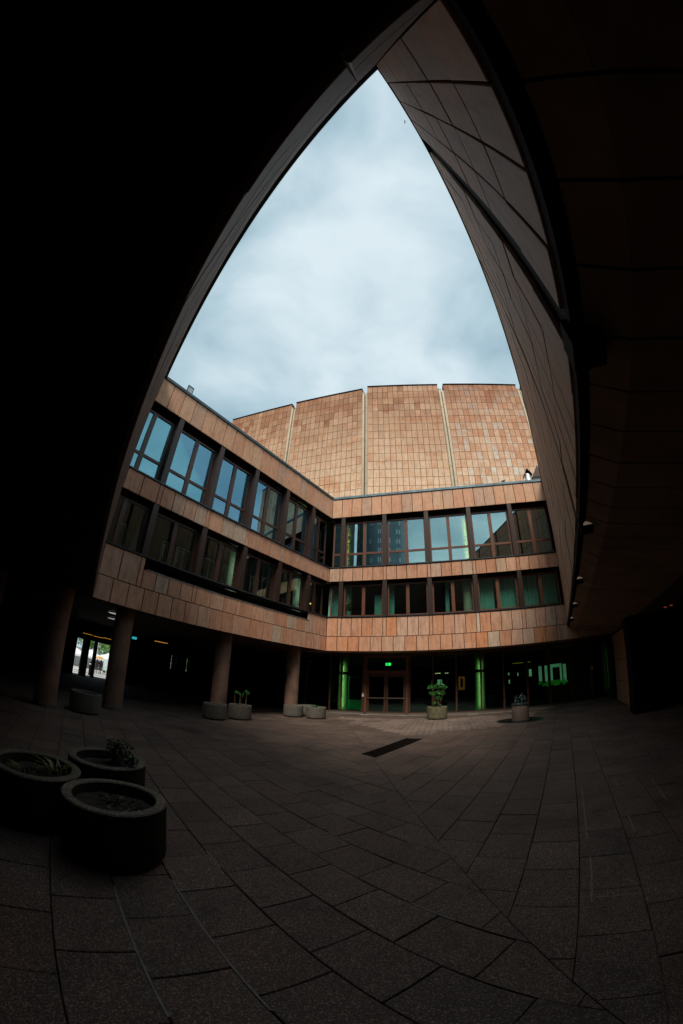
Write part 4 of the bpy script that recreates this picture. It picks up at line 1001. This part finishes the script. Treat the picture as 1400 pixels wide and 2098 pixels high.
hd.f = [(0,1,2,3),(3,2,5,4),(6,9,8,7),(9,10,11,8),(0,3,9,6),(3,4,10,9),(1,7,8,2),(2,8,11,5),(0,6,7,1),(4,5,11,10)]; hd.m = [0]*10
hd.build('hood', M_DARK, t); MB().lathe([(0.001, 0.90), (0.03, 0.87), (0.02, 0.80)], 10).build('finial', M_DARK, t, True)
t = thing('roof_hatch', 'dark pitched hatch beside the white cowl, cut by the right wing', 'roof hatch', P('B', 11.72, 0.35, ROOF), ang('B'))
MB().prism([(-0.32, -0.15), (0.35, -0.15), (0.35, 0.3), (-0.32, 0.3)], 0, 0.30).build('hatch_box', M_POST, t)
hb = MB(); hb.v = [(-0.34,-0.18,0.302),(0.37,-0.18,0.302),(0.10,-0.18,1.05),(-0.34,0.3,0.302),(0.37,0.3,0.302),(0.10,0.3,1.05)]; hb.f = [(0,1,2),(3,5,4),(0,2,5,3),(1,4,5,2),(0,3,4,1)]; hb.m = [0]*5
hb.build('hatch_roof', M_FRAME, t)
def bird(loc, label, s=1.0, fly=False, rz=0):
    t = thing('bird', label, 'bird', loc, rz)
    skin('body', [(-0.09*s,0,0.05*s),(0,0,0.07*s),(0.07*s,0,0.10*s),(0.10*s,0,0.145*s),(0.13*s,0,0.14*s)], [(0,1),(1,2),(2,3),(3,4)], [0.016*s,0.042*s,0.035*s,0.024*s,0.006*s], plain('dark_feather', (0.03, 0.025, 0.025), 0.6), t, 1, 1)
    if fly:
        MB().quad([(0.06*s,0,0.10*s),(-0.03*s,0,0.09*s),(-0.08*s,0.22*s,0.15*s),(0.02*s,0.25*s,0.16*s)]).quad([(0.06*s,0,0.102*s),(0.02*s,-0.25*s,0.16*s),(-0.08*s,-0.22*s,0.15*s),(-0.03*s,0,0.09*s)]).build('wing', M_DARK, t)
    else:
        MB().tube((0, 0.015*s, 0), (0, 0.015*s, 0.05*s), 0.004, 5).tube((0, -0.015*s, 0), (0, -0.015*s, 0.05*s), 0.004, 5).build('leg', M_DARK, t)
bird(P('B', 9.62, 0.0, ROOF), 'small dark bird perched on the rear parapet', 1.3)
v = Vector((math.sin(R(51.17))*math.cos(R(82.47)), math.cos(R(51.17))*math.cos(R(82.47)), math.sin(R(82.47))))
bird(tuple(v*45 + Vector((0, 0, CAMZ))), 'tiny bird flying high in the sky near the right wing edge', 0.8, True)

# ------------------------------------------------------------------ passage through the left wing to the street
def polar(az, d_, z=0): return Vector((d_*math.sin(R(az)), d_*math.cos(R(az)), z))
AO = 12.5
def A_at(az, off):
    a, b, u, n, L = wall_axes('A'); dv = Vector((math.sin(R(az)), math.cos(R(az)))); t_ = (a.dot(n)+off)/dv.dot(n); p = dv*t_
    return (p-a).dot(u)
# back wall of the arcade with the openings
s_op = [(A_at(-38.3, AO), A_at(-37.3, AO)), (A_at(-36.4, AO), A_at(-35.6, AO)), (A_at(-35.25, AO), A_at(-33.1, AO)), (A_at(-31.6, AO), A_at(-31.2, AO)), (A_at(-24.4, AO), A_at(-24.05, AO)), (A_at(-23.8, AO), A_at(-23.55, AO)), (A_at(-22.1, AO), A_at(-21.7, AO))]
lo, hi = -12.0, 18.5; cur = lo
for i, (a_, b_) in enumerate(s_op):
    MB().box(cur, a_, AO, AO+0.3, -0.05, 3.0).build('arcade_wall', M_DARK, WING['A'])
    zt, zb = (2.2, 0.0) if i < 3 else ((2.2, 0.4) if i == 3 else (2.35, 1.35))
    if zt < 3.0: MB().box(a_, b_, AO, AO+0.3, zt, 3.0).build('lintel', M_DARK, WING['A'])
    if zb > 0: MB().box(a_, b_, AO, AO+0.3, -0.04, zb).build('parapet_wall', M_DARK, WING['A'])
    cur = b_
MB().box(cur, hi, AO, AO+0.3, -0.05, 3.0).build('arcade_wall', M_DARK, WING['A'])
for i, (az, d_, lb) in enumerate(((-37.0, 24, 'left amber strip lamp in the passage ceiling'), (-35.4, 25, 'middle amber strip lamp in the passage ceiling'), (-34.0, 24, 'right amber strip lamp in the passage ceiling'), (-26.2, 17, 'amber strip lamp deep in the dark arcade right of the passage'))):
    t = thing('strip_lamp', lb, 'strip lamp', polar(az, d_, 2.5 if i < 3 else 2.6), R(-az+20), 'amber lamps of the passage')
    MB().box(-0.30, 0.30, -0.04, 0.04, 0, 0.03).build('tube', emis('amber_tube_passage', (0.9, 0.42, 0.05), 0.17), t)
    MB().box(-0.32, 0.32, -0.06, 0.06, 0.035, 0.09).build('housing', M_DARK, t)
for i, (az, d_, lb) in enumerate(((-33.6, 14.5, 'oval pale ceiling light glowing above the passage'), (-33.7, 17.0, 'second pale ceiling light behind the oval one'))):
    t = thing('ceiling_light', lb, 'ceiling light', polar(az, d_, BOT-0.03), R(-az), 'pale lights of the passage ceiling')
    MB().lathe([(0.001, -0.01), (0.26, 0.0), (0.28, 0.03)], 24).build('diffuser', emis('pale_diffuser', (0.70, 0.73, 0.72), 0.22), t, True)
    MB().lathe([(0.285, -0.005), (0.30, 0.0), (0.30, 0.05)], 24).build('ring', M_DARK, t, True)
t = thing('info_screen', 'glowing blue screen standing just right of the first column', 'screen', polar(-31.0, 16.5, 0), R(31))
MB().box(-0.065, 0.065, -0.04, 0.04, 1.0, 1.45).build('display', emis('cyan_screen', (0.02, 0.36, 0.50), 0.4), t); MB().box(-0.09, 0.09, 0.045, 0.07, 0.0, 1.5).build('stand', M_DARK, t)
t = thing('small_sign', 'tiny lit cyan sign hanging in the dark above the screen', 'sign', polar(-30.2, 16.5, 2.55), R(30))
MB().box(-0.10, 0.10, -0.02, 0.02, -0.05, 0.05).build('sign_face', emis('cyan_sign', (0.03, 0.45, 0.50), 0.35), t); MB().box(-0.01, 0.01, -0.01, 0.01, 0.055, 0.7).build('hanger', M_DARK, t)
# street beyond, one storey step lower
struct(MB().box(-75, 20, 24, 120, -1.299, -1.24).build('plaza', M_PLAZA))
def tent(az, d_, w_, lb):
    t = thing('tent', lb, 'tent', polar(az, d_, -1.24), R(-az), 'white market tents')
    h1, h2 = 1.75, 2.75
    c = MB(); c.v = [(-w_/2,-w_/2,h1),(w_/2,-w_/2,h1),(w_/2,w_/2,h1),(-w_/2,w_/2,h1),(-w_*0.08,-w_*0.08,h2-0.25),(w_*0.08,-w_*0.08,h2-0.25),(w_*0.08,w_*0.08,h2-0.25),(-w_*0.08,w_*0.08,h2-0.25),(0,0,h2)]
    c.f = [(0,1,5,4),(1,2,6,5),(2,3,7,6),(3,0,4,7),(4,5,8),(5,6,8),(6,7,8),(7,4,8)]; c.m = [0]*8
    c.box(-w_/2, w_/2, -w_/2-0.02, -w_/2+0.02, h1-0.3, h1-0.001); c.build('tent_roof', M_WHITE, t)
    MB().box(-w_/2+0.05, w_/2-0.05, w_/2-0.1, w_/2-0.06, 0, h1-0.31).build('side_wall', M_WHITE, t)
    for sx in (-1, 1):
        MB().box(sx*w_/2*0.97-0.03, sx*w_/2*0.97+0.03, -w_/2, -w_/2+0.06, 0, h1-0.3).build('tent_pole', plain('tent_pole_grey', (0.3, 0.3, 0.3)), t)
tent(-38.6, 58, 4.2, 'leftmost white pointed tent on the sunlit street'); tent(-36.1, 60, 4.2, 'middle white pointed tent on the sunlit street'); tent(-33.6, 60, 4.2, 'right white pointed tent above the two people')
def tree(az, d_, h, r, lb, seed):
    t = thing('tree', lb, 'tree', polar(az, d_, -1.24), 0, 'trees across the street')
    MB().tube((0, 0, 0), (0.2, 0, h*0.55), 0.25, 10, 0.12).tube((0.1, 0, h*0.35), (1.2, 0.3, h*0.7), 0.1, 8, 0.04).tube((0.1, 0, h*0.35), (-1.2, -0.3, h*0.7), 0.1, 8, 0.04).build('trunk', M_STEM, t)
    b = MB(); random.seed(seed)
    for i in range(9):
        c = leaf_cluster(130, random.uniform(-r, r)*0.7, random.uniform(-r, r)*0.7, h*0.62+random.uniform(-1, 1)*r*0.5, r*0.5, r*0.5, r*0.35, 0.30, seed*10+i); k0 = len(b.v)
        b.v += c.v; b.f += [tuple(k0+q_ for q_ in f) for f in c.f]; b.m += c.m
    b.build('crown', plain('street_tree_leaf', (0.10, 0.26, 0.03), 0.6, 0, 0.5, 0.8), t)
tree(-39.5, 78, 8, 3.6, 'leftmost green tree behind the tents', 1); tree(-36.2, 80, 8, 3.8, 'middle green tree behind the tents', 2); tree(-33.2, 78, 8, 4.0, 'right green tree behind the tents', 3)
tree(-23.6, 60, 7.5, 3.2, 'dark green tree glimpsed through the narrow slits, left one', 4); tree(-21.6, 60, 7.5, 3.0, 'bright green tree glimpsed through the rightmost slit', 5)
hb_ = MB(); c = leaf_cluster(2600, 0, 0, 0.9, 12, 0.8, 0.9, 0.2, 77); t = thing('hedge', 'low dark hedge behind the white tents', 'hedge', polar(-36, 70, -1.24), R(36)); c.build('foliage', M_LEAFD, t)
t = thing('white_gantry', 'white rectangular frame standing above the right tent', 'gantry', polar(-33.9, 66, -1.24), R(34))
MB().box(-1.7, -1.5, -0.1, 0.1, 0, 5.4).box(-1.5, 1.5, -0.1, 0.1, 5.1, 5.4).box(1.5, 1.7, -0.1, 0.1, 0, 5.4).build('frame', M_WHITE, t)
MB().box(-1.45, 1.45, -0.05, 0.05, 4.0, 5.05).build('dark_banner', M_DARK, t)
t = thing('parked_van', 'pale van parked behind the two people', 'van', polar(-32.8, 56, -1.24), R(33+80))
bd = MB(); prof = [(-2.2,0.35),(2.1,0.35),(2.25,0.9),(1.6,1.15),(1.0,1.85),(-2.15,1.9),(-2.25,1.0)]
n_ = len(prof); bd.v = [(x, -0.85, z) for x, z in prof] + [(x, 0.85, z) for x, z in prof]; bd.f = [tuple(range(n_)), tuple(range(2*n_-1, n_-1, -1))] + [(i, n_+i, n_+(i+1) % n_, (i+1) % n_) for i in range(n_)]; bd.m = [0]*len(bd.f)
bd.build('body', plain('pale_blue_paint', (0.5, 0.6, 0.62), 0.3), t)
for x in (-1.3, 1.4):
    for y in (-0.8, 0.8):
        MB().tube((x, y-0.1, 0.33), (x, y+0.1, 0.33), 0.33, 18).build('wheel', M_DARK, t)
MB().box(0.2, 1.1, -0.862, -0.855, 1.15, 1.6).box(-1.8, 0.0, -0.862, -0.855, 1.15, 1.6).build('window', M_BLACK, t)
def person(az, d_, lb, rz, hold):
    t = thing('person', lb, 'person', polar(az, d_, -1.24), rz)
    V_ = [(0,0,0.95),(0,0.01,1.15),(0,0,1.38),(0,0.01,1.50),(0,0.02,1.60),(0,0.02,1.68),(0.19,0,1.40),(0.25,0.02,1.13),(0.22,0.14,0.95),(-0.19,0,1.40),(-0.25,0.02,1.13),(-0.22,0.10,0.9),
          (0.10,0,0.88),(0.11,0.08,0.50),(0.11,0.0,0.08),(0.12,0.16,0.04),(-0.10,0,0.88),(-0.11,-0.08,0.50),(-0.11,-0.16,0.10),(-0.11,-0.02,0.04)]
    if hold: V_[7] = (0.26, 0.12, 1.2); V_[8] = (0.12, 0.22, 1.36)
    E_ = [(0,1),(1,2),(2,3),(3,4),(4,5),(2,6),(6,7),(7,8),(2,9),(9,10),(10,11),(0,12),(12,13),(13,14),(14,15),(0,16),(16,17),(17,18),(18,19)]
    Rr = [0.15,0.14,0.15,0.06,0.095,0.08,0.07,0.05,0.035,0.07,0.05,0.035,0.095,0.065,0.045,0.04,0.095,0.065,0.045,0.04]
    skin('body', V_, E_, Rr, plain('dark_clothes', (0.03, 0.02, 0.025), 0.8), t)
    b = MB(); b.lathe([(0.001, 1.76), (0.07, 1.74), (0.105, 1.66), (0.10, 1.60)], 16, 0, -0.01); b.build('hair', plain('dark_hair', (0.02, 0.013, 0.01)), t, True)
    return t
person(-35.02, 50, 'person in dark clothes walking at the left under the orange umbrella', R(215), True)
person(-34.45, 50, 'person in dark clothes walking at the right under the orange umbrella', R(215), False)
t = thing('umbrella', 'orange umbrella held over the two people', 'umbrella', polar(-34.75, 49.9, -1.24), 0)
MB().lathe([(0.001, 2.16), (0.2, 2.13), (0.45, 2.03), (0.66, 1.88), (0.64, 1.88), (0.44, 2.01), (0.2, 2.11), (0.001, 2.14)], 8).build('canopy', plain('orange_cloth', (0.62, 0.26, 0.04), 0.6), t)
MB().tube((0, 0, 1.2), (0, 0, 2.2), 0.012, 6).build('shaft', M_DARK, t)
t = thing('bollard', 'dark bollard on the street between the first two openings', 'bollard', polar(-35.9, 44, -1.24))
MB().lathe([(0.001, 1.5), (0.14, 1.46), (0.14, 0.0)][::-1], 16).build('post', M_DARK, t, True); MB().lathe([(0.16, 1.2), (0.16, 1.3)], 16).build('band', M_WHITE, t, True)
# zebra of pale paving lines on the street
for i in range(7):
    z0 = 30 + i*2.6; MB().box(-30, -14, z0, z0+0.7, -1.238, -1.234).build('paving_band', M_DARK if i % 2 else M_ASPH, bpy.data.objects['plaza'])

# ------------------------------------------------------------------ high-rise behind the camera, seen mirrored in the rear windows
tw_ = thing('office_tower', 'grey high rise with paired white windows, mirrored in the rear windows', 'tower', (-37.7, -58.3, -1.3), R(-8))
TWM = plain('slate_tower_cladding', (0.15, 0.20, 0.24), 0.5, 0, 0.15, 0.3)
WW, TH_ = 14.5, 88.0
n_ = 22; b = MB(); front = []
for i in range(n_+1):
    x = WW*(i/n_) - WW/2; y = 5.5*(2*i/n_-1)**2*-1 + 5.5*0; front.append((x, -y*0.0 + 3.0*(2*i/n_-1)**2*-1))
poly = front[::-1] + [(-WW/2, -12), (WW/2, -12)]
poly = [(x, y) for x, y in poly]
b.prism(poly[::-1] if True else poly, 0, TH_); b.build('tower_body', TWM, tw_)
wn_ = MB()
random.seed(9)
for fl in range(3, 28):
    z0 = fl*3.05+1.0
    for i in range(n_):
        if i % 4 in (2, 3): continue
        (x0, y0), (x1, y1) = front[i], front[i+1]
        if random.random() < 0.12: continue
        m0 = 0.25; q0 = (x0+(x1-x0)*m0, y0+(y1-y0)*m0+0.06); q1 = (x0+(x1-x0)*0.75, y0+(y1-y0)*0.75+0.06)
        wn_.quad([(q1[0], q1[1], z0), (q0[0], q0[1], z0), (q0[0], q0[1], z0+1.5), (q1[0], q1[1], z0+1.5)])
tag(wn_.build('tower_windows', plain('white_blinds', (0.55, 0.62, 0.66), 0.4), tw_), kind='stuff')

db = thing('office_block', 'dark office block beside the high rise, mirrored in the leftmost rear windows', 'office building', (-52.9, -51.3, -1.3), R(-30))
MB().box(-10.2, 10.2, -10, 10, 0, 66).build('block_body', plain('dark_block_cladding', (0.022, 0.028, 0.032), 0.5, 0, 0.2, 0.3), db)
bw = MB()
for fl in range(3, 19):
    for i in range(8):
        bw.box(-9.5+i*2.45, -8.1+i*2.45, 10.0, 10.06, fl*3.1, fl*3.1+1.5)
tag(bw.build('block_windows', M_BLACK, db), kind='stuff')
